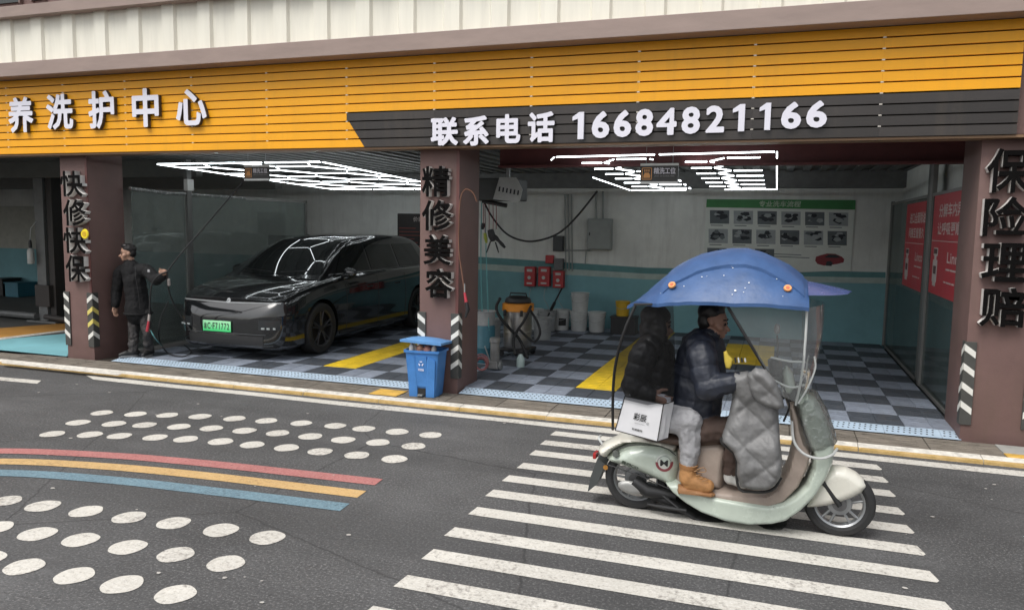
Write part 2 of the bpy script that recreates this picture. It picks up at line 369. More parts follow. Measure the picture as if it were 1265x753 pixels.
def speckle(name, base, hi, scale, rough=.85, worn=None, pat=.3, bumps=.5, low=None):
    m = bpy.data.materials.new(name); m.use_nodes = True; n = m.node_tree.nodes; l = m.node_tree.links; p = n['Principled BSDF']
    tc = n.new('ShaderNodeTexCoord')
    def ns(sc, d=3, r=.6, typ='ShaderNodeTexNoise'):
        t = n.new(typ); t.inputs['Scale'].default_value = sc
        if typ == 'ShaderNodeTexNoise': t.inputs['Detail'].default_value = d; t.inputs['Roughness'].default_value = r
        l.new(tc.outputs['Object'], t.inputs['Vector']); return t
    def rng(x, a, b, c=0, d=1):
        r = n.new('ShaderNodeMapRange'); r.inputs[1].default_value = a; r.inputs[2].default_value = b; r.inputs[3].default_value = c; r.inputs[4].default_value = d
        l.new(x, r.inputs[0]); return r.outputs[0]
    def mix(f, a, b):
        x = n.new('ShaderNodeMix'); x.data_type = 'RGBA'; l.new(f, x.inputs[0])
        for i, c in ((6, a), (7, b)):
            if isinstance(c, tuple): x.inputs[i].default_value = (*c, 1)
            else: l.new(c, x.inputs[i])
        return x.outputs[2]
    fine = ns(scale, 2, .8); big = ns(.55, 6, .65); mid = ns(3.5, 5, .7); vo = ns(scale*.5, typ='ShaderNodeTexVoronoi')
    c = mix(rng(big.outputs[0], .35, .68), tuple(x*(1-pat) for x in base), tuple(x*(1+pat) for x in base))
    c = mix(rng(mid.outputs[0], .5, .78, 0, .55), c, tuple(x*1.35 for x in base))
    gn_ = ns(36, 3, .7); c = mix(rng(gn_.outputs[0], .40, .28, 0, .75), c, tuple(x*.3 for x in base)); c = mix(rng(gn_.outputs[0], .60, .72, 0, .5), c, hi)
    c = mix(rng(fine.outputs[0], .54, .68, 0, .9), c, hi)
    c = mix(rng(fine.outputs[0], .44, .3, 0, .7), c, low or tuple(x*.35 for x in base))
    if not worn:
        mp = n.new('ShaderNodeMapping'); mp.inputs['Scale'].default_value = (.18, 1.6, 1); l.new(tc.outputs['Object'], mp.inputs[0])
        ts = n.new('ShaderNodeTexNoise'); ts.inputs['Scale'].default_value = 1; ts.inputs['Detail'].default_value = 5; l.new(mp.outputs[0], ts.inputs['Vector'])
        c = mix(rng(ts.outputs[0], .42, .62, .0, .38), c, tuple(x*.45 for x in base))
        st = ns(1.1, 7, .75); c = mix(rng(st.outputs[0], .60, .72, 0, .5), c, tuple(x*1.9 for x in base))
        cr = ns(.45, typ='ShaderNodeTexVoronoi'); cr.feature = 'DISTANCE_TO_EDGE'; wob = ns(5, 4, .7); vm = n.new('ShaderNodeMixRGB'); vm.inputs[0].default_value = .06
        l.new(tc.outputs['Object'], vm.inputs[1]); l.new(wob.outputs[1], vm.inputs[2]); l.new(vm.outputs[0], cr.inputs['Vector'])
        c = mix(rng(cr.outputs[0], .004, .0015, 0, .6), c, tuple(x*.3 for x in base))
    if worn:
        t = ns(26, 6, .75); t2 = ns(1.7, 4, .6)
        ad = n.new('ShaderNodeMath'); ad.operation = 'MULTIPLY_ADD'; ad.inputs[1].default_value = .5; l.new(t2.outputs[0], ad.inputs[0]); l.new(t.outputs[0], ad.inputs[2])
        c = mix(rng(ad.outputs[0], .79, .93, 0, .8), c, worn)
    l.new(c, p.inputs['Base Color']); p.inputs['Roughness'].default_value = rough
    l.new(rng(mid.outputs[0], .3, .7, rough-.15, rough+.08), p.inputs['Roughness'])
    b = n.new('ShaderNodeBump'); b.inputs['Strength'].default_value = bumps; b.inputs['Distance'].default_value = .004
    l.new(vo.outputs[0], b.inputs['Height']); l.new(b.outputs[0], p.inputs['Normal'])
    MATS[name] = m; return m
M_road = speckle('asphalt', (.078, .078, .079), (.21, .208, .206), 62, .8)
M_mark = speckle('white_road_paint', (.57, .55, .50), (.66, .64, .60), 62, .75, worn=(.22, .20, .18), pat=.08, low=(.42, .39, .34))
M_markr = speckle('red_road_paint', (.42, .165, .155), (.46, .25, .23), 62, .75, worn=(.2, .08, .08), pat=.12, low=(.25, .09, .08))
M_marky = speckle('amber_road_paint', (.55, .36, .155), (.60, .45, .24), 62, .75, worn=(.3, .2, .1), pat=.1, low=(.4, .24, .09))
M_markb = speckle('blue_road_paint', (.145, .235, .285), (.24, .34, .39), 62, .75, worn=(.08, .12, .15), pat=.15, low=(.07, .13, .17))
M_turq = mat('turquoise_floor', (.20, .45, .50), .6, var=.12, scale=2, bump=.1)
M_ochre = mat('ochre_floor', (.50, .25, .06), .6, var=.15, scale=2)
M_conc = mat('dark_concrete', (.09, .09, .085), .7, var=.25, scale=1.5)

# ------------------------------------------------------------------ ground
g = Geo(); g.quad((-300, -300, 0), (300, -300, 0), (300, 300, 0), (-300, 300, 0)); road = struct(obj('road', g, M_road))
def sheet(name, pts, m, z=.004, parent=road):
    g = Geo(); n = len(pts); g.add([(p[0], p[1], z) for p in pts], [tuple(range(n))]); return obj(name, g, m, parent, recalc=False)
# faded edge line, slightly wobbling
top = [(x, 7.40+.01*math.sin(x*3)) for x in np.arange(-8.3, 14, .4)]; bot = [(x, 7.24+.012*math.sin(x*2.1+1)) for x in np.arange(14, -8.3, -.4)]
sheet('edge_line', [(p[0], p[1]) for p in bot[::-1]]+[(p[0], p[1]) for p in top[::-1]], M_mark)
a = [at(0, 471, Z=0), at(51, 470, Z=0), at(46, 474, Z=0), at(0, 475.5, Z=0)]
sheet('edge_line', [(a[0].x-3, a[0].y-.02), (a[3].x-3, a[3].y)][::-1]+[(a[3].x, a[3].y), (a[2].x, a[2].y), (a[1].x, a[1].y), (a[0].x, a[0].y)][::1] if False else [(a[0].x-3, a[3].y), (a[2].x, a[2].y), (a[1].x, a[1].y), (a[0].x-3, a[0].y)], M_mark)
d1 = [[(125.7,510),(167.3,511.5),(206.8,512.8),(247,514.5),(289.6,517),(329,519.7),(372,522.7),(414,526),(449.5,529.6),(490.5,533.3),(532,537.3)],
[(96.5,522),(140.7,523.5),(178.5,525),(221,527),(261,529),(302,532),(343,535),(383.5,539),(424,543.3),(467,546.5),(511,551)],
[(64.8,536),(111,536.8),(147.6,538.5),(191.8,540.3),(229.5,542.4),(272.4,545.4),(311.5,549.3),(354,553),(395.5,557.8),(441,562.2),(487,567)]]
d2 = [[(6.4,618.8),(53,625),(106.4,631.6),(159.6,639),(214.5,646),(272.8,654.8),(330,664)],
[(-6,651.6),(46.3,659.5),(99.5,666.8),(157.9,675.8),(217,685),(278.8,696)],[(-18,690),(29.6,700),(91.8,711),(151,721.7),(216.6,734)]]
def disc(p, r):
    ph = random.random()*6
    return [(p.x+(r+.004*math.sin(3*t+ph))*math.cos(t), p.y+(r+.004*math.sin(4*t+ph))*math.sin(t)) for t in np.linspace(0, 2*math.pi, 29)[:-1]]
for rows in (d1, d2):
    for row in rows:
        for p in row: sheet('paint_dot', disc(at(*p, Z=0), .108+random.uniform(-.003, .003)), M_mark)
def band(name, ctr, hw, m, end):
    c = [at(u, v, Z=0) for u, v in ctr]; c = [c[0]+(c[0]-c[1])*1.2+Vector((0, -.25, 0))]+c
    q = qb(c, 8); L = []; R = []
    for i, p in enumerate(q):
        t = (q[min(i+1, len(q)-1)]-q[max(i-1, 0)]).normalized(); nn = Vector((-t.y, t.x))
        L.append((p.x+nn.x*hw, p.y+nn.y*hw)); R.append((p.x-nn.x*hw, p.y-nn.y*hw))
    sheet(name, R+L[::-1], m)
band('rainbow_stripe', [(0,557),(128.7,562),(214.5,568.6),(300,577),(468,595.5)], .075, M_markr, 0)
band('rainbow_stripe', [(0,569.8),(128.7,575.9),(257.4,587.9),(447,610.5)], .075, M_marky, 0)
band('rainbow_stripe', [(0,584),(128.7,592),(257,605.9),(426,626.5)], .075, M_markb, 0)
xl = [at(u, v, Z=0) for u, v in [(685.6,532.5),(673.5,543.7),(660.7,556),(646,571.5),(628.5,586.8),(609,604.5),(589,626),(561,651),(534.8,678),(502.6,710),(460,748)]]
for i, p in enumerate(xl):
    yt = p.y; h = .155; xr = .90+.008*i
    y2 = yt+.012
    sheet('crosswalk_bar', [(p.x-.005, yt-h), (xr+.012, y2-h), (xr+.03, y2-h+.03), (xr, y2), (p.x+.005, yt)], M_mark)
for i in (1, 2): 
    yy = xl[-1].y-.375*i; sheet('crosswalk_bar', [(-2.02, yy-.155), (1.0, yy-.14), (1.0, yy+.012), (-2.02, yy)], M_mark)
# small litter and gum spots on the asphalt
g = Geo()
for (u, v) in [(95,475),(135,485),(91,480),(48,485),(245,499),(915,622),(1060,606),(196,708),(380,511),(412,587)]+[(random.uniform(20, 1240), random.uniform(500, 745)) for _ in range(26)]:
    p = at(u, v, Z=0); r = random.uniform(.006, .018); g.add([(p.x+r*random.uniform(.6, 1.3)*math.cos(t), p.y+r*.8*math.sin(t), .006) for t in np.linspace(0, 6.28, 8)[:-1]], [tuple(range(7))])
stuff(obj('litter', g, mat('litter', (.45, .43, .4), .8), road))

# kerb, pavement
kerb = struct(obj('kerb', Geo().box((-30, 7.52, -.05), (-29.2, 7.63, .05)), M_kerbw))
x = -29.2
KERBS = None
while x < 14:
    x2 = x+1.0+random.uniform(-.03, .03)
    g = Geo(); dy = random.uniform(-.004, .004)
    a0, a1 = x+.003, x2-.003
    prof = [(7.50+dy, 0), (7.505+dy, .024), (7.53+dy, .036), (7.635, .05), (7.635, 0)]
    vs = [(a0, y, z) for y, z in prof]+[(a1, y, z) for y, z in prof]
    g.add(vs, [(0, 1, 6, 5), (1, 2, 7, 6)], 1); g.add(vs, [(2, 3, 8, 7), (3, 4, 9, 8), (0, 4, 3, 2, 1), (5, 6, 7, 8, 9)], 0)
    if x > -14: obj('kerb_stone', g, [M_kerbw, M_kerby], kerb, recalc=True)
    x = x2
pav = struct(obj('pavement', Geo().box((-30, 7.635, -.05), (20, 8.40, .035)), M_gap))
def paver(x0, x1, y0, y1, m, ridged=True):
    g = Geo(); g.box((x0+.004, y0+.004, .036), (x1-.004, y1-.004, .05), bev=.003)
    if ridged:
        for k in range(4):
            yy = y0+.05+(y1-y0-.1)*(k+.5)/4; xa = x0+.04+random.uniform(0, .1); xb = x1-.04-random.uniform(0, .12)
            g.box((xa, yy-.012, .049), (xb, yy+.012, .0545), bev=.002)
    return obj('paver', g, m, pav)
x = -13.0; k = 0
while x < 3.6:
    w_ = .6
    if x > 1.62 and x < 3:
        paver(x, x+w_, 7.64, 7.78, M_pyel if k % 2 else mat('paver_grey', (.3, .3, .28), .8, var=.2), False); paver(x, x+w_, 7.78, 8.08, mat('paver_grey', (.3, .3, .28), .8, var=.2), False)
    else:
        paver(x, x+w_, 7.64, 8.07, M_paver)
    x += w_; k += 1
for (xa, xb) in ((-4.35, -4.0),): 
    obj('yellow_patch', Geo().box((xa, 7.66, .0545), (xb, 7.95, .0575)), M_pyel, pav)
p0 = [at(2, 448, Z=.06), at(145, 463, Z=.06), at(152, 461, Z=.06), at(2, 446, Z=.06)]
obj('white_paint_line', Geo().prism([(p.x, p.y, .0565) for p in p0], (0, 0, .003)), M_kerbw, pav)

# ------------------------------------------------------------------ bay floors
def bay(x0, x1, off, ycols, parity, label, tx0=None):
    base = struct(obj('bay_floor', Geo().box((tx0 or x0, 8.40, -.05), (x1, 14.4, .055)), M_conc))
    # edging strip with paired holes
    x = x0; H = Geo()
    while x < x1-.02:
        x2 = min(x1, x+.5)
        g = Geo(); g.add([(x+.002, 8.10, .052), (x2-.002, 8.10, .052), (x2-.002, 8.33, .08), (x+.002, 8.33, .08), (x+.002, 8.33, .05), (x2-.002, 8.33, .05)], [(0, 1, 2, 3), (0, 3, 4), (1, 5, 2), (2, 5, 4, 3)])
        obj('edging_tile', g, M_edge, base)
        q = x+.03
        while q < x2-.02:
            for yy in (8.17, 8.235, 8.29):
                if yy == 8.29 and random.random() < .5: pass
                zz = .052+(yy-8.10)*.028/.23+.0015; r = .011
                H.add([(q+r*math.cos(t)+(yy-8.2)*.15, yy+r*1.2*math.sin(t), zz+r*1.2*math.sin(t)*.12) for t in np.linspace(0, 6.283, 7)[:-1]], [tuple(range(6))])
            q += .05
        x = x2
    stuff(obj('edging_hole', H, M_hole, base, recalc=False))
    # snap together tiles, shared meshes
    def tile_mesh():
        g = Geo(); g.box((-.1235, -.247, -.02), (.1235, .247, 0), bev=.004)
        for k in range(5):
            yy = -.2+k*.1; g.box((-.115, yy-.03, -.001), (.115, yy+.03, .0025), bev=.0015)
        return g
    proto = {}
    for nm, m in (('l', M_tl), ('d', M_td), ('y', M_ty)):
        me = bpy.data.meshes.new('floor_tile'); t = tile_mesh(); me.from_pydata([tuple(v) for v in t.v], [], t.f); me.materials.append(m); proto[nm] = me
    x0 = tx0 or x0; i0 = math.floor((x0-off)/.25)
    for j in range(12):
        yc = 8.33+.5*j+.25
        for i in range(i0, i0+26):
            xa = off+i*.25; xc = xa+.125
            if xa < x0-.15 or xa+.25 > x1+.15: continue
            ci = math.floor((xc-off)/.5)
            c = 'l' if (ci+j+parity) % 2 == 0 else 'd'
            if any(a <= xc <= b and ya <= yc <= yb for a, b, ya, yb in ycols): c = 'y'
            sx = 1
            if xc < -3.4 and tx0 and yc < 8.8: continue
            lo, hi = max(xa, x0), min(xa+.25, x1)
            o = bpy.data.objects.new('floor_tile', proto[c]); COL.objects.link(o); o.parent = base
            o.location = ((lo+hi)/2, yc, .08+random.uniform(-.0015, .0015)); o.scale = ((hi-lo)/.25, 1, 1)
            o.rotation_euler = (random.uniform(-.003, .003), random.uniform(-.003, .003), 0)
    return base
bay(-3.42, 1.74, -.21, [(-2.21, -1.71, 8.9, 15), (-.71, .04, 11.4, 13.3)], 1, 'right', -3.955)
bay(-8.62, -3.96, -5.71, [(-5.71, -5.21, 8.9, 15)], 1, 'left')
struct(obj('bay_slab', Geo().box((-30, 8.12, -.05), (-9.46, 20, .048)), M_conc))
slab = bpy.data.objects['bay_slab']
a = [at(0, 440, Z=.052), at(92, 441, Z=.052), at(92, 411, Z=.052), at(0, 419, Z=.052)]
L = Vector((-3, -.0, 0))
obj('turquoise_paint', Geo().add([(a[0].x-4, 8.13, .053), (-9.45, 8.13, .053), (a[2].x, a[2].y, .053), (a[3].x, a[3].y, .053), (a[3].x-4, a[3].y-1.6, .053)], [(0, 1, 2, 3, 4)]), M_turq, slab, recalc=False)
b1 = [at(-60, 427, Z=.055), at(0, 419.5, Z=.055), at(92, 408, Z=.055), at(92, 406, Z=.055), at(0, 417, Z=.055), at(-60, 424.5, Z=.055)]
obj('white_line', Geo().add([(p.x, p.y, .057) for p in b1], [(0, 1, 2, 3, 4, 5)]), M_mark, slab, recalc=False)
b1 = [at(-60, 424.5, Z=.055), at(0, 417, Z=.055), at(92, 406, Z=.055), at(92, 398, Z=.055), at(0, 405, Z=.055), at(-60, 408, Z=.055)]
obj('ochre_paint', Geo().add([(p.x, p.y, .055) for p in b1], [(0, 1, 2, 3, 4, 5)]), M_ochre, slab, recalc=False)

# ------------------------------------------------------------------ building
bld = thing('workshop_building', 'brown and cream roadside workshop building with three open bays', 'building', (-3, 8.12, 0))
PX = [(-9.42, -8.93), (-3.93, -3.44), (1.72, 2.9)]
for (xa, xb), dep in zip(PX, (.60, .62, .70)):
    g = Geo(); g.box((xa, 8.12, 0), (xb, 8.12+dep, 2.95), bev=.008); obj('pillar', g, M_brown, bld, 30)
obj('pillar', Geo().box((-16.6, 8.12, 0), (-16.1, 8.8, 2.95), bev=.008), M_brown, bld)
# trim strips on pillar arrises (thin angle iron)
for (xa, xb) in PX[:2]: obj('corner_trim', Geo().box((xb-.03, 8.108, .9), (xb+.006, 8.119, 2.86)), mat('brown_trim', (.13, .05, .045), .5), bld)
obj('lintel', Geo().box((-30, 8.06, 2.88), (20, 8.40, 3.9), bev=.005), M_brown, bld)
obj('eaves_beam', Geo().box((-30, 7.72, 3.865), (20, 8.5, 4.045), bev=.006), M_beam, bld)
obj('soffit_lip', Geo().box((-30, 7.97, 2.845), (20, 8.2, 2.868)), mat('lip_brown', (.22, .13, .07), .5), bld)
# cream ribbed parapet sheets: each sheet one pan with its proud ribs
x = -16.0
while x < 4:
    g = Geo(); segs = [(x, x+.335, 7.96), (x+.335, x+.36, None), (x+.36, x+.54, 7.93), (x+.54, x+.565, None)]
    y0, y1 = 7.96, 7.925
    pr_ = [(x, y0), (x+.32, y0), (x+.345, y1), (x+.525, y1), (x+.55, y0), (x+.5505, y0+.02)]
    g.grid([[(a, b, 4.0) for a, b in pr_], [(a, b, 4.66) for a, b in pr_]])
    g.grid([[(a, b+.012, 4.0) for a, b in pr_], [(a, b+.012, 4.66) for a, b in pr_]])
    obj('cladding_sheet', g, M_panel, bld); x += .55
obj('coping', Geo().box((-30, 7.82, 4.66), (20, 8.3, 4.80), bev=.005), M_beam, bld)
obj('upper_wall', Geo().box((-30, 8.15, 4.0), (20, 8.4, 8)), mat('upper_brown', (.17, .105, .095), .7, var=.15), bld)
M_win = mat('dark_window', (.03, .035, .035), .12)
for (u0_, u1_) in ((-60, 27), (43, 57)):
    a = at(u0_, 4, Y=8.15); b = at(u1_, 10, Y=8.15); f = obj('window', Geo().box((a.x, 8.12, 4.95), (b.x, 8.149, 6.0)), M_win, bld)
    obj('window_frame', Geo().box((a.x-.03, 8.10, 4.93), (a.x, 8.149, 6.0)).box((b.x, 8.10, 4.93), (b.x+.03, 8.149, 6.0)), mat('window_frame', (.15, .1, .09), .5), f)
# inside
obj('ceiling', Geo().box((-30, 8.4, 3.02), (4, 14.6, 3.15)), M_ceil, bld)
g = Geo()
for k in range(70):
    xx = -15+k*.26; g.box((xx, 8.41, 2.985), (xx+.12, 14.4, 3.02))
stuff(obj('ceiling_deck', g, M_ceil, bld))
obj('back_beam', Geo().box((-9.3, 14.1, 2.72), (4, 14.4, 3.02)), M_ceil, bld)
obj('back_wall', Geo().box((-9.3, 14.4, 0), (4, 14.6, 3.02)), M_wallw, bld)
def wallquad(name, pts, m, parent, y=14.4, t=.004):
    q = [at(u, v, Y=y) for u, v in pts]; return obj(name, Geo().prism([(p.x, y-t, p.z) for p in q], (0, t-.001, 0)), m, parent)
wallquad('teal_dado', [(560, 436), (560, 331), (800, 345), (1094, 350), (1096, 430)], M_teal, bld)
wallquad('teal_band', [(560, 315), (560, 323.5), (800, 338), (1094, 343), (1094, 336), (800, 330.5)], mat('teal_band', (.12, .27, .28), .7), bld, t=.005)
wallquad('pale_band', [(560, 323.5), (560, 331), (800, 345), (1094, 350), (1094, 343), (800, 338)], M_stripe, bld, t=.0055)
obj('side_wall', Geo().box((1.95, 8.82, 0), (2.1, 14.4, 3.02)), M_wallw, bld)
obj('side_dado', Geo().box((1.945, 8.82, 0), (1.949, 14.4, 1.1)), M_teal, bld)
g = Geo(); g.box((-3.43, 9.36, 2.735), (1.94, 9.52, 2.76)).box((-3.43, 9.36, 2.965), (1.94, 9.52, 2.99)).box((-3.43, 9.43, 2.76), (1.94, 9.45, 2.965))
obj('steel_beam', g, M_redbeam, bld)
g = Geo()
for k in range(26): g.box((-3.3+k*.2, 8.5, 2.93), (-3.28+k*.2, 8.53, 2.985))
stuff(obj('roof_rod', g.tube([(-3.4, 8.5, 2.96), (1.7, 8.5, 2.96)], .008), M_galv, bld))
# left neighbour bay
obj('back_wall', Geo().box((-30, 14.4, 0), (-9.302, 14.6, 3.02)), M_wallw, bld)
obj('teal_dado', Geo().box((-30, 14.39, 0), (-9.3, 14.398, 1.25)), M_teal, bld)
obj('ceiling_beam', Geo().box((-30, 12.5, 2.62), (-9.1, 12.75, 3.0)), mat('grey_beam', (.14, .14, .13), .6), bld)
obj('ceiling_beam', Geo().box((-30, 10.4, 2.72), (-9.1, 10.55, 3.0)), mat('grey_beam', (.14, .14, .13), .6), bld)

# ------------------------------------------------------------------ sign board
sign = thing('fascia_sign', 'long orange and black slatted fascia sign board across the bays', 'sign', (-4, 7.93, 2.875))
obj('backing', Geo().box((-14.6, 7.985, 2.875), (1.95, 8.055, 3.86)), M_gap, sign)
J = [-14.5, -13.35, -12.2, -11.2, -10.15, -9.12, -8.06, -7.0, -5.89, -4.79, -3.68, -2.55, -1.41, -.29, .84, 1.945]
P_ = .1
for r in range(10):
    z0 = 2.872+r*P_; z1 = z0+P_-.014
    for a, b in zip(J, J[1:]):
        def slat(poly, m):
            g = Geo(); g.prism([(px, 7.95, pz) for px, pz in poly], (0, .034, 0))
            bm = bmesh.new(); me = bpy.data.meshes.new('t'); me.from_pydata([tuple(v) for v in g.v], [], g.f); bm.from_mesh(me)
            bmesh.ops.recalc_face_normals(bm, faces=bm.faces[:]); pass
            g2 = Geo(); g2.bmadd(bm); bm.free(); bpy.data.meshes.remove(me)
            obj('slat', g2, m, sign)
        def dx(z): return -4.83+(z-3.27)*(-.27/.385)+.0 if False else -4.56-(z-2.872)*.68
        e = .0004
        if r < 4 and b > dx(z0)+.01:
            if a < dx(z1):
                slat([(a+e, z0), (dx(z0)-.001, z0), (dx(z1)-.001, z1), (a+e, z1)], M_orange)
                slat([(dx(z0)+.001, z0), (b-e, z0), (b-e, z1), (dx(z1)+.001, z1)], M_blackslat)
            else: slat([(a+e, z0), (b-e, z0), (b-e, z1), (a+e, z1)], M_blackslat)
        else: slat([(a+e, z0), (b-e, z0), (b-e, z1), (a+e, z1)], M_orange)
g = Geo()
for x in J[1:-1]:
    for r in range(1, 10): g.box((x-.014, 7.9505, 2.872+r*P_-.012), (x+.014, 7.99, 2.872+r*P_+.002), bev=.002)
stuff(obj('clip', g, M_clip, sign))
def chars(parent, items, y, depth, fm, sm, bold):
    for ch, (u0, v0, u1, v1) in items:
        a = at(u0, v1, Y=y); b = at(u1, v0, Y=y)
        a2 = at(u0, (v0+v1)/2, Y=y); b2 = at(u1, (v0+v1)/2, Y=y); c2 = at((u0+u1)/2, v1, Y=y); d2_ = at((u0+u1)/2, v0, Y=y)
        if ch == '1':
            xa, xb, za, zb = a2.x, b2.x, c2.z, d2_.z; W_ = xb-xa; H_ = zb-za
            obj('character', Geo().prism([(xb, y, za), (xb, y, zb), (xb-.42*W_, y, zb), (xa, y, zb-.17*H_), (xa, y, zb-.31*H_), (xb-.52*W_, y, zb-.24*H_), (xb-.52*W_, y, za)], (0, depth, 0)), [fm], parent); continue
        me = text(ch, a2.x, b2.x, c2.z, d2_.z, y, depth, bold)
        obj('character', me, [fm, sm], parent, recalc=False)
tl = thing('sign_lettering', 'white raised characters 养洗护中心 on the orange slats at upper left', 'sign', (-8.4, 7.93, 3.2), 'raised white lettering on the fascia')
chars(tl, [('养', (10,120,41,164)), ('洗', (57,116,90,160)), ('护', (109,112,141,159)), ('中', (163,109,196,157)), ('心', (217,110,255,155))], 7.895, .05, M_white, M_lside, .028)
tr_ = thing('sign_lettering', 'white raised phone line 联系电话 16684821166 on the black slats', 'sign', (-1.5, 7.93, 3.0), 'raised white lettering on the fascia')
dg_ = '16684821166'; us = [707, 735, 762, 791, 816, 844, 873, 907, 935, 965, 993]; ue = [720, 756, 784, 812, 841, 866, 895, 920, 950, 988, 1022]
us = [707, 731, 758, 785, 811, 842, 872, 905, 938, 965, 996]; ue = [721, 753, 780, 807, 836, 865, 895, 920, 952, 990, 1022]
its = [('联', (532,145,566,180)), ('系', (572,143,604,180)), ('电', (613,141,643,177)), ('话', (652,138,685,176))]
for c_, a, b in zip(dg_, us, ue):
    vt = 138.5+(a-707)*(124-139.5)/316; its.append((c_, (a, vt, b, vt+33.5-(a-707)*.000)))
chars(tr_, its, 7.91, .035, M_white, M_lside, .036)

def pillar_sign(label, loc, items, y=8.03):
    t = thing('pillar_lettering', label, 'sign', loc, 'black lettering on the pillars'); chars(t, items, y, .085, M_bface, M_silver, .017)
pillar_sign('black raised characters 快修快保 stacked down the left pillar', (-9.2, 8.03, 1.9), [('快', (74,211,102,243)), ('修', (78,246,106,279)), ('快', (78,281,106,313)), ('保', (81,315,106,348))])
pillar_sign('black raised characters 精修美容 stacked down the middle pillar behind the bin', (-3.7, 8.03, 1.9), [('精', (521,205,555,243)), ('修', (521,247,558,285)), ('美', (523,290,557,327)), ('容', (525,332,559,368))])
pillar_sign('black raised characters 保险理赔 stacked down the right pillar', (2.0, 8.03, 1.9), [('保', (1219,183,1273,238)), ('险', (1215,243,1271,292)), ('理', (1213,300,1271,348)), ('赔', (1211,355,1269,404))])
# yellow round sticker next to the left lettering
g = Geo(); p = at(104, 289, Y=8.02); g.lathe([(0, 0), (.06, 0), (.068, .012), (.06, .02), (0, .02)], p, 'Y', 20)
bl = thing('yellow_badge', 'small round yellow badge stuck beside the third character of the left pillar', 'badge', p)
obj('disc', g, mat('badge_yellow', (.85, .66, .02), .4), bl, 40)
g = Geo(); g.lathe([(.012, -.004), (.035, -.004), (.035, .001)], p, 'Y', 14); obj('print', g, mat('badge_print', (.6, .38, .02), .5), bl)

# corner guards with chevrons
M_guard = mat('guard_rubber', (.06, .06, .055), .6, var=.2); M_chevw = mat('guard_white', (.72, .71, .66), .5); M_chevy = mat('guard_yellow', (.65, .55, .15), .5)
def guard(xe, side, z0, z1, label, yellow=(), wide=.085):
    """angle strip wrapped round a pillar corner at x=xe; side=-1: corner at left end of front face"""
    t = thing('corner_guard', label, 'corner guard', (xe, 8.12, z0), 'striped rubber corner guards on the pillars')
    g = Geo(); s = side
    g.box((xe-s*wide, 8.104, z0), (xe+s*.016, 8.119, z1), bev=.004)
    g.box((xe+s*.001 if s > 0 else xe-.016, 8.1195, z0), (xe+.016 if s > 0 else xe-.001, 8.12+wide, z1), bev=.004)
    obj('strip', g, M_guard, t)
    for k in range(4):
        zc = z0+.10+k*(z1-z0-.12)/3.75
        m = M_chevy if k in yellow else M_chevw; h = .062; st = .07
        g = Geo(); xi, xo = xe-s*(wide-.006), xe+s*.014
        g.prism([(xi, 8.100, zc), (xo, 8.100, zc+st if True else 0), (xo, 8.100, zc+st+h), (xi, 8.100, zc+h)], (0, .0035, 0))
        xs_ = xe+s*.0165
        g.prism([(xs_, 8.105, zc+st), (xs_, 8.12+wide-.006, zc), (xs_, 8.12+wide-.006, zc+h), (xs_, 8.105, zc+st+h)], (s*.003, 0, 0))
        obj('chevron', g, m, t)
guard(-9.42, -1, .22, .98, 'striped corner guard on the left edge of the pillar beside the turquoise floor')
guard(-8.93, 1, .22, .98, 'striped corner guard at the elbow of the man by the left pillar', (1, 2))
guard(-3.93, -1, .22, .98, 'striped corner guard half hidden behind the blue bin, left edge')
guard(-3.44, 1, .22, .98, 'striped corner guard to the right of the blue bin', ())
guard(1.72, -1, .20, .99, 'striped corner guard on the left edge of the right pillar')
guard(2.30, 1, .20, .99, 'yellow and white striped guard at the right border of the picture', (2, 3), wide=.09)

# ------------------------------------------------------------------ LED ceiling lights
def leds(name, label, segs, loc, M_=M_led, drop=None):
    t = thing(name, label, 'ceiling light', loc, 'hexagon LED ceiling lights')
    for a, b in segs:
        a = Vector(a); b = Vector(b); d = (b-a).normalized(); q = obj('led_tube', Geo().tube([a+d*.025, b-d*.025], .0075, 6), M_, t)
    return t
def hexseg(x0, x1, y0, y1, zf, s, sx):
    """hexagon net clipped to the rectangle, plus its border"""
    segs = set(); out = []
    H = s*math.sqrt(3)/2
    nx_ = int((x1-x0)/(1.5*s))+2; ny_ = int((y1-y0)/(2*H))+2
    for i in range(-1, nx_):
        for j in range(-1, ny_):
            cx = x0+i*1.5*s+sx; cy = y0+j*2*H+(H if i % 2 else 0)
            v = [(cx+s*math.cos(k*math.pi/3), cy+s*math.sin(k*math.pi/3)) for k in range(6)]
            for k in range(6):
                a, b = v[k], v[(k+1) % 6]; key = tuple(sorted(((round(a[0], 2), round(a[1], 2)), (round(b[0], 2), round(b[1], 2)))))
                segs.add(key)
    for a, b in segs:
        # clip
        t0, t1 = 0, 1; d = (b[0]-a[0], b[1]-a[1]); ok = True
        for p, q in ((-d[0], a[0]-x0), (d[0], x1-a[0]), (-d[1], a[1]-y0), (d[1], y1-a[1])):
            if abs(p) < 1e-9:
                if q < 0: ok = False
            else:
                r = q/p
                if p < 0: t0 = max(t0, r)
                else: t1 = min(t1, r)
        if ok and t1-t0 > .15:
            A = (a[0]+d[0]*t0, a[1]+d[1]*t0); B = (a[0]+d[0]*t1, a[1]+d[1]*t1)
            out.append(((A[0], A[1], zf(A[1])), (B[0], B[1], zf(B[1]))))
    n = 3
    for i in range(n):
        for yy in (y0, y1): out.append(((x0+(x1-x0)*i/n, yy, zf(yy)), (x0+(x1-x0)*(i+1)/n, yy, zf(yy))))
        for xx in (x0, x1):
            ya, yb = y0+(y1-y0)*i/n, y0+(y1-y0)*(i+1)/n; out.append(((xx, ya, zf(ya)), (xx, yb, zf(yb))))
    return out
zl = lambda y: 2.775-.028*(y-8.9)
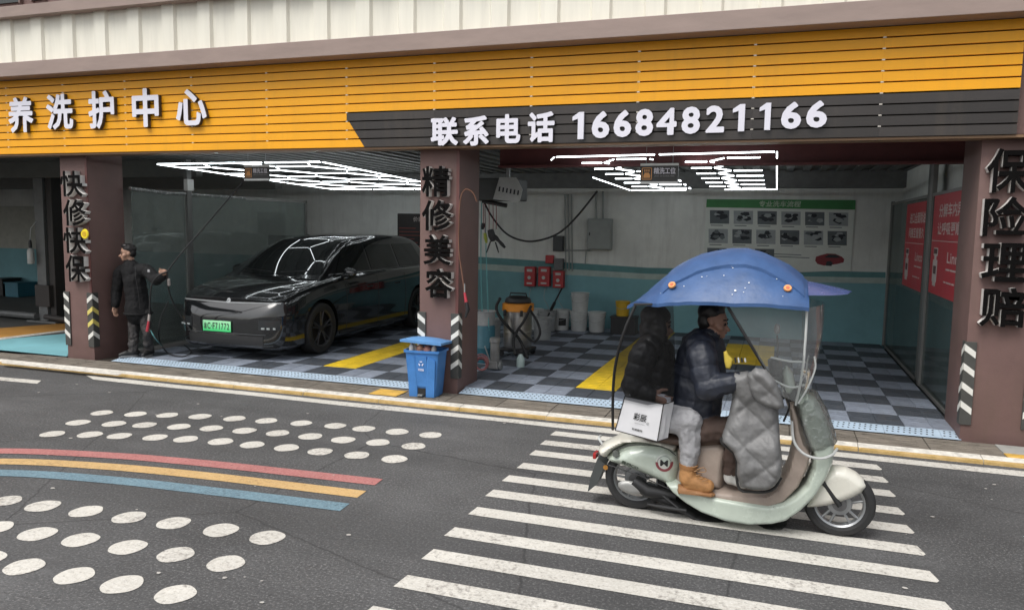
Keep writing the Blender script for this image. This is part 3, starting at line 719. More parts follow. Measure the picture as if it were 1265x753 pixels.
lt = leds('led_light_grid', 'white hexagon LED light grid above the black car', hexseg(-8.35, -5.65, 8.75, 13.3, zl, .56, .25), (-7, 11, 2.7))
# right bay: wide border and two slim hexagon nets seen edge on
zr = lambda y: 2.80-.03*(y-8.6)
S = []
def pl(pts, close=False):
    q = pts+([pts[0]] if close else [])
    for a, b in zip(q, q[1:]): S.append(((a[0], a[1], zr(a[1])), (b[0], b[1], zr(b[1]))))
pl([(-2.62, 9.0), (-2.50, 8.72), (-1.3, 8.62), (-.05, 8.52), (-.05, 9.1)]); pl([(-.05, 9.6), (-.05, 13.4), (-.9, 13.45)]); pl([(-1.5, 13.55), (-2.5, 13.6), (-2.62, 11.2)])
S += hexseg(-2.35, -1.4, 9.0, 13.3, zr, .40, .1)[:-12]
S += hexseg(-1.1, -.2, 9.0, 13.2, zr, .40, .1)[:-12]
leds('led_light_grid', 'white hexagon LED light grid over the empty bay with the red beam', S, (-1.3, 10.5, 2.75))
g = Geo()

# hanging bay signs
def bay_sign(u0, u1, v0, v1, label):
    Y = 8.5; a = at(u0, (v0+v1)/2, Y=Y); b = at(u1, (v0+v1)/2, Y=Y); zt = at((u0+u1)/2, v0, Y=Y).z; zb = at((u0+u1)/2, v1, Y=Y).z
    W = b.x-a.x; H = zt-zb
    t = thing('bay_sign', label, 'hanging sign', (a.x, Y, zb), 'hanging wash bay signs')
    obj('panel', Geo().box((a.x, Y-.008, zb+.02), (b.x, Y+.008, zt-.02)), mat('sign_black', (.035, .035, .035), .4), t)
    obj('rail', Geo().box((a.x, Y-.012, zt-.024), (b.x, Y+.012, zt+.002), bev=.003), mat('alu', (.62, .64, .63), .4, metal=.3), t)
    obj('rail', Geo().box((a.x, Y-.012, zb-.002), (b.x, Y+.012, zb+.024), bev=.003), mat('alu', (.62, .64, .63), .4), t)
    gi = mat('sign_amber', (.75, .36, .12), .5)
    x0, x1 = a.x+.045*W, a.x+.31*W; z0, z1 = zb+.2*H, zt-.2*H
    g = Geo(); y = Y-.010
    for q in (((x0, z0), (x1, z0+.008)), ((x0, z1-.008), (x1, z1)), ((x0, z0), (x0+.008, z1)), ((x1-.008, z0), (x1, z1))): g.box((q[0][0], y-.001, q[0][1]), (q[1][0], y+.0005, q[1][1]))
    cxx = (x0+x1)/2; hw = (x1-x0)*.3; zm = (z0+z1)/2
    g.prism([(cxx-hw*1.1, y-.0015, z0+.02), (cxx+hw*1.1, y-.0015, z0+.02), (cxx+hw*1.1, y-.0015, z0+.045), (cxx+hw*.7, y-.0015, z0+.075), (cxx-hw*.7, y-.0015, z0+.075), (cxx-hw*1.1, y-.0015, z0+.045)], (0, .002, 0))
    for k in (-1, 0, 1): g.box((cxx+k*.022-.006, y-.0015, z1-.045), (cxx+k*.022+.006, y, z1-.02))
    obj('icon', g, gi, t)
    obj('print', text('精洗工位', a.x+.36*W, a.x+.93*W, zb+.48*H, zt-.2*H, Y-.0105, 0, .02), M_white, t, recalc=False)
    obj('print', text('JING XI GONG WEI', a.x+.38*W, a.x+.90*W, zb+.34*H, zb+.40*H, Y-.0105, 0, 0), mat('dim_print', (.4, .4, .4), .5), t, recalc=False)
    for x in (a.x+.15*W, b.x-.15*W): obj('wire', Geo().tube([(x, Y, zt), (x, Y, 2.985)], .003, 5), M_galv, t)
bay_sign(302, 333, 204, 223, 'black hanging sign 精洗工位 in front of the light grid above the car')
bay_sign(791, 838, 202, 227, 'black hanging sign 精洗工位 in the empty bay, above the scooter')

# ------------------------------------------------------------------ right glass partition
gp = thing('glass_partition', 'tinted glass side partition with posts and red posters, right side of the empty bay', 'partition', (1.8, 11.5, .08))
obj('pane', Geo().box((1.796, 8.84, .1), (1.804, 10.72, 2.44)), M_glass, gp)
obj('pane', Geo().box((1.796, 11.12, .1), (1.804, 14.38, 2.44)), M_glass, gp)
M_post = mat('partition_alu', (.22, .215, .205), .45, metal=.2)
for (ya, yb, zt) in ((10.74, 11.10, 2.985), (14.33, 14.39, 2.5)): obj('post', Geo().box((1.775, ya, .06), (1.83, yb if yb-ya < .1 else ya+.16, zt), bev=.004), M_post, gp)
obj('post', Geo().box((1.785, 10.92, .06), (1.83, 11.1, 2.985), bev=.004), mat('post_dark', (.12, .12, .115), .5), gp)
obj('rail', Geo().box((1.78, 8.84, 2.44), (1.82, 10.73, 2.475)).box((1.78, 11.11, 2.44), (1.82, 14.3, 2.475)), M_post, gp)
obj('rail', Geo().box((1.785, 8.84, .06), (1.82, 14.3, .10)), M_post, gp)
M_red = mat('poster_red', (.50, .035, .05), .45, var=.06)
def redposter(y0, y1, z0, z1, l1, l2, l3, label, bottle_y, bright=1):
    t = thing('red_poster', label, 'poster', (1.79, y0, z0), 'red posters on the glass partition')
    # far end y1 is left in the picture
    obj('sheet', Geo().box((1.7895, y0, z0), (1.7915, y1, z1)), M_red, t)
    W = y1-y0; H = z1-z0; X = 1.7885; pm = mat('poster_print', (.62, .5, .47), .6)
    def T(s, f0, f1, h0, h1, b=.02): obj('print', text(s, y1-f0*W, y1-f1*W, z0+h0*H, z0+h1*H, X, 0, b, axis='X'), pm, t, recalc=False)
    T(l1, .22 if W > 1.45 else .28, 1.0 if W > 1.45 else .99, .76, .89); T(l2, .2 if W > 1.45 else .26, .98, .59, .71)
    obj('rule', Geo().box((X-.0003, y0+.02, z0+.525*H), (X+.001, y1-.02, z0+.532*H)), pm, t)
    T(l3, .62 if W > 1.45 else .66, .98, .33 if W > 1.45 else .3, .43 if W > 1.45 else .4, .015); T('—— ———', .6, .95, .26, .275, .0); T('— —— —', .55, .9, .14, .155, 0)
    yc = y1-.2*W; 
    g = Geo()
    def q(a, b, c, d): g.prism([(X-.0015, yc+a, z0+c*H), (X-.0015, yc+b, z0+c*H), (X-.0015, yc+b, z0+d*H), (X-.0015, yc+a, z0+d*H)], (.002, 0, 0))
    q(-.12, .12, .38, .46); q(-.06, .06, .34, .38); q(-.13, .13, .12, .34); q(-.09, .09, .08, .12)
    obj('bottle_picture', g, mat('poster_white', (.55, .50, .48), .6), t)
    g = Geo(); 
    def q2(a, b, c, d): g.prism([(X-.003, yc+a, z0+c*H), (X-.003, yc+b, z0+c*H), (X-.003, yc+b, z0+d*H), (X-.003, yc+a, z0+d*H)], (.001, 0, 0))
    q2(-.10, .10, .40, .45); q2(-.08, .08, .2, .28); obj('bottle_label', g, mat('poster_dark', (.1, .05, .05), .6), t)
redposter(11.15, 12.72, 1.22, 2.40, '进口全面除油', '间接互督督久', 'Linco', 'far red poster on the glass, left of the grey post', 12.3)
redposter(9.05, 10.62, 1.27, 2.46, '分解车内异', '让呼吸更顺', 'Linn', 'near red poster on the glass, right of the grey post', 10.3)

# ------------------------------------------------------------------ left glass partition
lp = thing('glass_partition', 'glass screen beside the black car behind the standing man', 'partition', (-8.85, 11, .08))
obj('pane', Geo().box((-8.855, 8.78, .1), (-8.847, 9.85, 2.40)), M_glassl, lp)
obj('pane', Geo().box((-8.855, 9.97, .1), (-8.847, 13.1, 2.38)), M_glassl, lp)
obj('post', Geo().box((-8.885, 9.86, .06), (-8.81, 9.96, 2.95), bev=.004), mat('post_dark', (.12, .12, .115), .5), lp)
obj('post', Geo().box((-8.87, 13.1, .06), (-8.83, 13.16, 2.42), bev=.004), M_post, lp)
obj('rail', Geo().tube([(-8.85, 8.76, 2.44), (-8.85, 9.5, 2.405), (-8.85, 9.86, 2.41)], .028, 8), mat('wrapped_rail', (.45, .46, .45), .25, metal=.5, var=.5, scale=25), lp)
obj('rail', Geo().tube([(-8.85, 9.96, 2.405), (-8.85, 11.3, 2.40)], .025, 8), mat('wrapped_rail', (.45, .46, .45), .25), lp)
obj('rail', Geo().box((-8.87, 11.3, 2.37), (-8.83, 13.16, 2.42)), M_post, lp)
obj('joint', Geo().box((-8.86, 9.84, 2.46), (-8.78, 9.98, 2.64), bev=.01), mat('white_joint', (.6, .6, .58), .5), lp)

# ------------------------------------------------------------------ wall poster (car wash procedure)
po = thing('wall_poster', 'large white car wash procedure poster with green header on the back wall', 'poster', (0, 14.39, 1.4))
YP = 14.38
def pq(name, pts, m, t=0.0, parent=po, th=.003):
    q = [at(u, v, Y=YP) for u, v in pts]; return obj(name, Geo().prism([(p.x, YP-t, p.z) for p in q], (0, th, 0)), m, parent)
pq('sheet', [(868, 340), (873, 246), (1057, 247), (1051, 334)], mat('poster_sheet', (.68, .71, .67), .6, var=.05), 0, th=.012)
pq('header', [(872.4, 256), (873, 246), (1057, 247), (1056.5, 259)], mat('poster_green', (.05, .22, .07), .6, var=.1), .001)
a = at(937, 254, Y=YP); b = at(989, 249, Y=YP); obj('print', text('专业洗车流程', a.x, b.x, a.z-.02, b.z+.01, YP-.0015, 0, .02, shear=.15), mat('print_pale', (.45, .55, .42), .6), po, recalc=False)
MD = [mat('photo_dark', (.02, .024, .032), .6), mat('photo_mid', (.12, .14, .15), .6), mat('photo_pale', (.34, .37, .38), .6)]
for r, (v0, v1) in enumerate(((259.5, 276), (282.5, 300), (306, 322))):
    for c_ in range(6 if r < 2 else 3):
        sk = (v0-259)*-.07; u0 = 877+c_*29.4+sk*1.0; u1 = u0+24; dv = c_*.55
        f = pq('photo', [(u0, v1+dv), (u0, v0+dv), (u1, v0+dv+.4), (u1-.3, v1+dv+.4)], MD[2 if (c_+r) % 2 else 1], .001)
        for k in range(9):
            a0 = u0+random.uniform(0, 14); b0 = v0+dv+random.uniform(.5, 9); ww = random.uniform(6, 13); hh = random.uniform(3, 6.5); ww = min(ww, u1-1-a0)
            n_ = 5; q = [(a0+ww*(.5+.5*math.cos(t+.4)), b0+hh*(.5+.5*math.sin(t+.4))) for t in np.linspace(0, 6.28, n_+1)[:-1]]
            pq('picture_patch', q, MD[random.choice((0, 0, 0, 1, 2))], .002+.0006*k, f, th=.0004)
        pq('caption', [(u0+1, v1+dv+2.6), (u0+1, v1+dv+1.6), (u1-8, v1+dv+1.9), (u1-8, v1+dv+2.9)], MD[1], .0012)
pq('caption', [(955, 313), (990, 314.5), (990, 315.4), (955, 314)], MD[1], .001); pq('caption', [(955, 316), (1000, 318), (1000, 319), (955, 317)], MD[1], .001)
cr_ = [(1007, 322), (1008, 317), (1014, 315), (1022, 313), (1032, 313.5), (1040, 317), (1043, 320), (1042, 324), (1034, 326), (1018, 328), (1010, 326)]
cp = pq('car_picture', cr_, mat('print_red', (.22, .02, .03), .5), .001)
pq('car_picture_glass', [(1018, 318), (1024, 314.3), (1033, 314.8), (1039, 318.2), (1030, 318.5)], MD[0], .002, cp); pq('car_picture_wheel', [(1020, 328), (1021, 323), (1026, 322), (1029, 325), (1027, 328.5)], MD[0], .002, cp)

# black price boards in the left bay
def board(u0, v0, u1, v1, Y, label):
    a = at(u0, v1, Y=Y); b = at(u1, v0, Y=Y); t = thing('price_board', label, 'notice board', (a.x, Y, a.z), 'dark notice boards on the left bay wall')
    obj('panel', Geo().box((a.x, Y, a.z), (b.x, Y+.02, b.z), bev=.003), mat('board_dark', (.03, .025, .025), .5), t)
    W = b.x-a.x; H = b.z-a.z
    obj('print', text('价目表', a.x+.5*W, a.x+.97*W, b.z-.2*H, b.z-.08*H, Y-.001, 0, .02), mat('board_print', (.5, .45, .42), .6), t, recalc=False)
    g = Geo()
    for k in range(7): g.box((a.x+.06*W, Y-.002, a.z+H*(.08+.09*k)), (a.x+W*(.5+.4*((k*37) % 10)/10), Y, a.z+H*(.1+.09*k)))
    obj('print', g, mat('board_red', (.25, .06, .05), .6), t)
board(491, 264, 530, 312, 14.38, 'dark price board on the wall between the black car and the middle pillar')
board(332, 291, 372, 333, 14.38, 'dark price board partly hidden behind the roof of the black car')
# ------------------------------------------------------------------ blue bin on the pavement
M_bin = mat('bin_blue', (.055, .20, .50), .45, var=.12, scale=6, bump=.05)
M_binlid = mat('bin_lid_blue', (.11, .28, .56), .45, var=.1)
X0, Y0, Z0 = -3.735, 7.90, .055
bn = thing('pedal_bin', 'blue plastic pedal bin with its lid ajar in front of the middle pillar', 'bin', (X0, Y0, Z0))
bn.rotation_euler = (0, 0, math.radians(5))
def L(x, y, z): return (X0+x, Y0+y, Z0+z)
g = Geo()
def ring(w_, d_, z, notch=0):
    c = .05; p = [(-w_+c, -d_), (w_-c, -d_), (w_-.012, -d_+.012), (w_, -d_+c), (w_, d_-c), (w_-c, d_), (-w_+c, d_), (-w_, d_-c), (-w_, -d_+c), (-w_+.012, -d_+.012)]
    return [L(x, y, z) for x, y in p]
rings = [ring(.165, .13, .0), ring(.17, .135, .02), ring(.205, .165, .50), ring(.222, .182, .505), ring(.222, .182, .53), ring(.20, .16, .53), ring(.17, .13, .08)]
n = 10; vs = [v for r in rings for v in r]
g.add(vs, [(i*n+k, i*n+(k+1) % n, (i+1)*n+(k+1) % n, (i+1)*n+k) for i in range(len(rings)-1) for k in range(n)]+[tuple(range(n))[::-1], tuple((len(rings)-1)*n+k for k in range(n))])
obj('body', g, M_bin, bn, 30)
g = Geo()
for sx in (-1, 1): g.prism([L(sx*.05, -.150, .0), L(sx*.15, -.150, .0), L(sx*.165, -.175, .42), L(sx*.09, -.178, .46), L(sx*.06, -.165, .42)], (0, .03, 0))
obj('front_rib', g, M_bin, bn); 
obj('front_panel', Geo().prism([L(-.052, -.152, .12), L(.052, -.152, .12), L(.062, -.174, .47), L(-.062, -.174, .47)], (0, .02, 0)), M_bin, bn)
obj('pedal_recess', Geo().box(L(-.045, -.148, .01), L(.045, -.12, .10)), M_black, bn)
obj('pedal', Geo().box(L(-.04, -.19, .015), L(.02, -.13, .03), bev=.004), M_grey, bn)
g = Geo(); rows = []
for j in range(7):
    v = -1+2*j/6; rows.append([L(.245*u_, .20*v, .628+.035*(1-abs(u_)**3)*(1-abs(v)**3)-.012*v-.012*u_) for u_ in [-1+2*i/8 for i in range(9)]])
g.grid(rows); lo_ = [[(p[0], p[1], p[2]-.012) for p in r] for r in rows]; g.grid(lo_)
rim = [rows[0][i] for i in range(9)]+[rows[j][8] for j in range(1, 7)]+[rows[6][i] for i in range(7, -1, -1)]+[rows[j][0] for j in range(5, 0, -1)]
for a, b in zip(rim, rim[1:]+rim[:1]): g.quad(a, b, (b[0], b[1], b[2]-.026), (a[0], a[1], a[2]-.026))
obj('lid', g, M_binlid, bn, 40)
obj('print', text('可回收', X0-.035, X0+.035, Z0+.30, Z0+.33, Y0-.1765, 0, .02), M_white, bn, recalc=False)
g = Geo(); cx_, cz_ = X0, Z0+.385
for k in range(3):
    a = k*2*math.pi/3+math.pi/2; A = [(cx_+.032*math.cos(a+d_), cz_+.032*math.sin(a+d_)) for d_ in (-.55, .55)]; B = [(cx_+.018*math.cos(a+d_), cz_+.018*math.sin(a+d_)) for d_ in (.55, -.55)]
    g.prism([(p[0], Y0-.179, p[1]) for p in A+B], (0, .002, 0))
obj('recycling_mark', g, M_white, bn)
rb = thing('rubbish', 'bottles and brown paper sticking out under the lid of the blue bin', 'rubbish', (X0, Y0, Z0+.5))
for k, (dx_, dy_, c_, r_) in enumerate([(-.13, -.12, (.6, .6, .58), .03), (-.02, -.13, (.25, .13, .09), .045), (.07, -.1, (.18, .08, .07), .05), (-.08, -.08, (.5, .45, .4), .025), (.14, -.11, (.3, .28, .26), .03)]):
    g = Geo(); g.lathe([(0, 0), (r_, .004), (r_, .065), (r_*.5, .09), (r_*.35, .10), (0, .10)], (X0+dx_, Y0+dy_, Z0+.50), (random.uniform(-.5, .5), random.uniform(-.6, 0), 1), 10)
    obj('rubbish_piece', g, mat('rubbish_%d' % k, c_, .5, var=.3), rb, 35)

# ------------------------------------------------------------------ things in the empty bay
M_wb = mat('bucket_white', (.50, .51, .50), .45, var=.15, scale=5)
M_gb = mat('bucket_grey', (.30, .31, .31), .5, var=.2, scale=5)
def bucket(u, v, Y, r, h, label, m=M_wb, z=.085, lid=True, group='white plastic buckets along the back wall', lab=False, name='bucket', cat='bucket'):
    p = at(u, v, Z=z) if Y is None else at(u, v, Y=Y); x, y = p.x, p.y
    t = thing(name, label, cat, (x, y, z), group)
    obj('body', Geo().lathe([(0, 0), (r*.84, 0), (r*.86, .01), (r*.97, h*.82), (r*1.03, h*.83), (r*1.03, h*.87), (r*.98, h*.88), (r, h*.97), (r*.96, h*.97), (r*.8, h*.3), (0, h*.3)] if not lid else [(0, 0), (r*.84, 0), (r*.86, .01), (r*.97, h*.82), (r*1.03, h*.83), (r*1.03, h*.87), (r*.98, h*.88), (r, h*.96), (0, h*.96)], (x, y, z), n=22), m, t, 35)
    if lid: obj('lid', Geo().lathe([(0, h*.962), (r*1.05, h*.962), (r*1.06, h*1.0), (r*1.0, h*1.02), (r*.96, h*1.0), (0, h*1.0)], (x, y, z), n=22), m, t, 35)
    obj('handle', Geo().tube([(x+r*1.05*math.cos(a), y-r*.15-r*.95*math.sin(a), z+h*.86-h*.35*math.sin(a)) for a in np.linspace(0, math.pi, 11)], .004, 5), M_galv, t)
    if lab: obj('label', Geo().add([(x+r*.955*math.cos(a), y+r*.955*math.sin(a)-.004, z+h*k) for k in (.25, .62) for a in np.linspace(-1.6, -.7, 6)], [(i, i+1, i+7, i+6) for i in range(5)]), M_black, t)
    return t
bucket(693, 406, 13.75, .165, .37, 'white bucket with a black label, against the teal wall', lab=True)
bb = bucket(715, 408, 13.75, .165, .36, 'lower white bucket of the stack of two')
p = at(715, 408, Y=13.75)
b2 = dup(bb, (p.x+.01, p.y, .085+.34), 'upper white bucket of the stack of two, with many rings')
bucket(737, 410, 13.75, .16, .36, 'rightmost white bucket beside the black crate', M_wb)
bucket(670, 421, 12.4, .16, .37, 'white bucket standing in front of the others beside the vacuum cleaner', M_gb)
bucket(676, 405, 13.5, .17, .37, 'white bucket behind the one next to the vacuum cleaner', M_gb)
bucket(661, 403, 13.6, .16, .37, 'white bucket half hidden behind the steel vacuum cleaner', M_wb)
# crate with yellow tub
p = at(771, 412, Y=13.7)
ct = thing('crate', 'low black crate against the teal wall left of the scooter', 'crate', (p.x, 13.7, .085))
g = Geo(); x, y, z = p.x, 13.7, .085
g.box((x-.22, y-.16, z), (x+.22, y+.16, z+.03)); 
for q in (((x-.22, y-.16), (x+.22, y-.145)), ((x-.22, y+.145), (x+.22, y+.16)), ((x-.22, y-.145), (x-.205, y+.145)), ((x+.205, y-.145), (x+.22, y+.145))): g.box((q[0][0], q[0][1], z+.03), (q[1][0], q[1][1], z+.30))
obj('box', g, M_black, ct); obj('rim', Geo().box((x-.235, y-.175, z+.3), (x+.235, y+.175, z+.325), bev=.006), M_black, ct)
bucket(769, 392, 13.7, .13, .26, 'yellow tub standing on the black crate', mat('tub_yellow', (.6, .38, .03), .5), z=.085+.326, group=None, name='tub', cat='tub')
# wet and dry vacuum cleaner
p = at(639, 438, Z=.085); x, y, z = p.x, p.y, .085
vc = thing('vacuum_cleaner', 'steel drum vacuum cleaner with orange band and black hoses', 'vacuum cleaner', (x, y, z))
M_steel = mat('brushed_steel', (.42, .41, .40), .32, metal=.85, var=.15, scale=8, streak=(1, 1, 8))
obj('drum', Geo().lathe([(0, .12), (.20, .12), (.21, .14), (.21, .34), (.214, .345), (.214, .36), (.21, .365), (.21, .64), (.22, .645), (.22, .66), (0, .66)], (x, y, z), n=32), M_steel, vc, 35)
obj('band', Geo().lathe([(.20, .66), (.235, .665), (.235, .77), (.20, .78), (0, .78)], (x, y, z), n=32), mat('vac_orange', (.72, .27, .03), .45), vc, 35)
obj('motor_head', Geo().lathe([(.19, .78), (.20, .80), (.18, .85), (.12, .88), (0, .885)], (x, y, z), n=28), M_black, vc, 35)
obj('handle', Geo().tube([(x-.14, y, z+.84), (x-.12, y, z+.92), (x+.12, y, z+.92), (x+.14, y, z+.84)], .012, 8), M_black, vc)
obj('dolly', Geo().box((x-.22, y-.2, z+.07), (x+.24, y+.2, z+.12), bev=.02), M_black, vc)
for sx, sy in ((-1, -1), (1, -1), (-1, 1), (1, 1)): obj('caster', Geo().lathe([(0, -.015), (.038, -.015), (.038, .015), (0, .015)], (x+sx*.19, y+sy*.17, z+.038), 'Y', 14), M_black, vc, 40)
for sx in (-1, 1): obj('latch', Geo().box((x+sx*.13-.02, y-.232, z+.6), (x+sx*.13+.02, y-.212, z+.69), bev=.004), M_black, vc)
hp = [at(u, v, Y=Y) for u, v, Y in [(618,368,10.6),(613,380,10.5),(618,392,10.45),(630,406,10.4),(641,418,10.4),(648,432,10.35),(652,442,10.3)]]
obj('hose', Geo().tube(qb(hp, 8), .022, 10), M_rubber, vc, 60)
hp = [at(u, v, Y=Y) for u, v, Y in [(655,383,10.55),(664,398,10.45),(667,412,10.4),(660,422,10.4),(650,415,10.35),(640,405,10.3)]]
obj('hose', Geo().tube(qb(hp, 8), .018, 10), M_rubber, vc, 60)
hp = [at(u, v, Y=Y) for u, v, Y in [(656,378,10.55),(648,395,10.35),(638,410,10.3),(634,422,10.25),(637,438,10.1)]]
obj('hose', Geo().tube(qb(hp, 8), .02, 10), M_rubber, vc, 60)
# pump jack, spray bottle, drum
p = at(611, 456, Z=.085); x, y, z = p.x, p.y, .085
jk = thing('bottle_jack', 'grey metal pump cylinder standing on the tiles beside the middle pillar', 'jack', (x, y, z))
M_cast = mat('cast_grey', (.27, .27, .265), .45, metal=.4, var=.25)
obj('cylinder', Geo().lathe([(0, .10), (.055, .10), (.062, .13), (.062, .36), (.072, .37), (.072, .42), (.055, .43), (0, .43)], (x, y, z), n=22), M_cast, jk, 35)
obj('base', Geo().box((x-.07, y-.09, z+.02), (x+.07, y+.09, z+.12), bev=.012), M_cast, jk)
for sx in (-1, 1): obj('wheel', Geo().lathe([(0, -.02), (.05, -.02), (.055, 0), (.05, .02), (0, .02)], (x+sx*.085, y-.02, z+.055), 'X', 16), M_grey, jk, 40)
obj('lever', Geo().tube([(x-.05, y-.05, z+.12), (x-.11, y-.09, z+.32)], .009, 8), M_galv, jk)
p = at(643, 453, Z=.085); x, y = p.x, p.y
sb = thing('spray_bottle', 'small translucent spray bottle standing on the dark tiles', 'bottle', (x, y, z))
obj('bottle', Geo().lathe([(0, 0), (.052, 0), (.056, .02), (.054, .12), (.03, .16), (.018, .18), (0, .18)], (x, y, z), n=20), mat('bottle_plastic', (.42, .52, .50), .3, var=.1), sb, 35)
obj('trigger_head', Geo().box((x-.045, y-.012, z+.19), (x+.03, y+.012, z+.22), bev=.005).box((x-.015, y-.012, z+.175), (x+.015, y+.012, z+.195)), M_black, sb)
p = at(598, 455, Y=10.0); x, y = p.x, 10.0
dr = thing('blue_drum', 'blue drum with a grey tub on top, just right of the middle pillar', 'drum', (x, y, z))
obj('body', Geo().lathe([(0, 0), (.14, 0), (.15, .02), (.15, .2), (.155, .21), (.15, .22), (.15, .5), (.14, .52), (0, .52)], (x, y, z), n=22), mat('drum_blue', (.03, .12, .16), .5, var=.2), dr, 35)
tb = thing('tub', 'grey tub standing on the blue drum behind the middle pillar', 'tub', (x, y, z+.52))
obj('body', Geo().lathe([(0, 0), (.13, 0), (.15, .18), (.16, .185), (.16, .2), (.145, .2), (.12, .02), (0, .02)], (x, y, z+.522), n=22), M_gb, tb, 35)
p = at(608, 412, Y=11.6)
bucket(606, 420, 11.6, .17, .40, 'grey bucket behind the blue drum', M_gb, group=None)
# cloth bundle low at pillar foot
p = at(597, 465, Y=9.4)
cb = thing('cable_coil', 'coil of cable lying at the foot of the middle pillar', 'cable', (p.x, 9.3, .085))
g = Geo()
for k in range(4): g.tube([(p.x+.02*math.sin(k)+(.07+.01*k)*math.cos(t), 9.3+.02*math.cos(k*2), .085+.09+(.07+.012*k)*math.sin(t)+.01*k) for t in np.linspace(0, 6.283, 18)], .009, 6)
obj('coil', g, mat('cable_pink', (.3, .12, .12), .5, var=.3), cb, 60)

# wall mounted equipment
def wbox(name, label, cat, u0, v0, u1, v1, dep, m, group=None, extra=None):
    a = at(u0, (v0+v1)/2, Y=14.39); b = at(u1, (v0+v1)/2, Y=14.39); zt = at((u0+u1)/2, v0, Y=14.39).z; zb = at((u0+u1)/2, v1, Y=14.39).z
    t = thing(name, label, cat, (a.x, 14.39, zb), group); y1 = 14.392; y0 = y1-dep
    obj('case', Geo().box((a.x, y0, zb), (b.x, y1, zt), bev=.012), m, t); W = b.x-a.x; H = zt-zb
    return t, a.x, zb, W, H, y0
M_elec = mat('enclosure_grey', (.30, .32, .31), .5, var=.08)
t, x, z, W, H, y = wbox('electric_cabinet', 'grey electric cabinet high on the back wall', 'cabinet', 728, 270, 757, 308, .18, M_elec)
obj('door', Geo().box((x+.02, y-.012, z+.02), (x+W-.02, y-.001, z+H-.02), bev=.005), M_elec, t); obj('lock', Geo().box((x+.04, y-.02, z+H*.45), (x+.06, y-.012, z+H*.55)), M_black, t)
t, x, z, W, H, y = wbox('control_box', 'small dark control box on the wall left of the grey cabinet', 'box', 685, 291, 697, 310, .12, mat('box_dark', (.05, .055, .06), .5))
obj('cover', Geo().box((x+.01, y-.01, z+.02), (x+W-.01, y-.001, z+H-.02), bev=.004), mat('box_dark', (.05, .055, .06), .5), t)
M_rb = mat('box_red', (.42, .03, .035), .45, var=.15)
for i, (u0_, v0_, u1_, v1_, lb) in enumerate([(650,329,663,353,'leftmost of the three red switch boxes on the teal wall'), (667,329,681,353,'middle one of the three red switch boxes on the teal wall'), (685,334,698,355,'rightmost red switch box, under the dark grey unit')]):
    t, x, z, W, H, y = wbox('switch_box', lb, 'switch box', u0_, v0_, u1_, v1_, .13, M_rb, 'red switch boxes on the wall')
    obj('dial', Geo().lathe([(0, 0), (.035, 0), (.03, .02), (0, .02)], (x+W/2, y-.021, z+H*.45), 'Y', 14), M_wb, t, 40)
    obj('label', Geo().box((x+W*.25, y-.003, z+H*.75), (x+W*.75, y-.001, z+H*.88)), M_wb, t); obj('label', Geo().box((x+W*.25, y-.003, z+H*.12), (x+W*.75, y-.001, z+H*.2)), M_wb, t)
t, x, z, W, H, y = wbox('alarm_box', 'small red box above the row of red switch boxes', 'box', 675, 315, 685, 325, .08, M_rb)
t, x, z, W, H, y = wbox('relay_unit', 'dark grey unit fixed above the rightmost red switch box', 'box', 686, 319, 697, 333, .12, mat('box_grey', (.13, .13, .135), .5))
def pipe(name, label, cat, segs, r, m, group=None, n=8):
    p0 = Vector(segs[0][0]); t = thing(name, label, cat, p0, group)
    for s in segs: obj('pipe', Geo().tube(s, r, n), m, t, 50)
    return t
for i, (uu, vb, lb) in enumerate([(699, 335, 'left one of the vertical wall conduits beside the dark control box'), (703, 334, 'middle one of the vertical wall conduits'), (707, 335, 'right one of the vertical wall conduits')]):
    pipe('conduit', lb, 'conduit', [[at(uu, vb, Y=14.37), at(uu-1, 240, Y=14.37)]], .012, M_elec, 'vertical conduits on the back wall')
pipe('conduit', 'pair of conduits rising from the grey cabinet to the ceiling', 'conduit', [[at(737, 270, Y=14.36), at(736, 236, Y=14.36)], [at(745, 270, Y=14.36), at(745, 236, Y=14.36)]], .018, M_elec)
pipe('conduit', 'horizontal conduit between dark control box and grey cabinet', 'conduit', [[at(697, 309, Y=14.37), at(729, 309, Y=14.37)], [at(724, 309, Y=14.36), at(723, 326, Y=14.34)]], .012, M_elec)
for i, (ua, va) in enumerate(((656, 354), (674, 354), (692, 356))):
    pipe('cable', 'thin pale cable hanging below the %s red switch box' % ('leftmost', 'middle', 'rightmost')[i], 'cable', [qb([at(ua, va, Y=14.35), at(ua-2, va+14, Y=14.3), at(ua+3, va+24, Y=14.32), at(ua+4, va+36, Y=14.34)], 6)], .006, M_galv, 'cables below the switch boxes')
t = thing('broom', 'black broom handle leaning on the wall between the buckets', 'broom', at(673, 400, Y=13.2)); obj('handle', Geo().tube([at(672, 400, Y=13.0), at(694, 356, Y=14.25)], .016, 8), M_black, t); obj('grip', Geo().tube([at(681, 382, Y=13.5), at(685, 374, Y=13.7)], .03, 8), M_black, t)

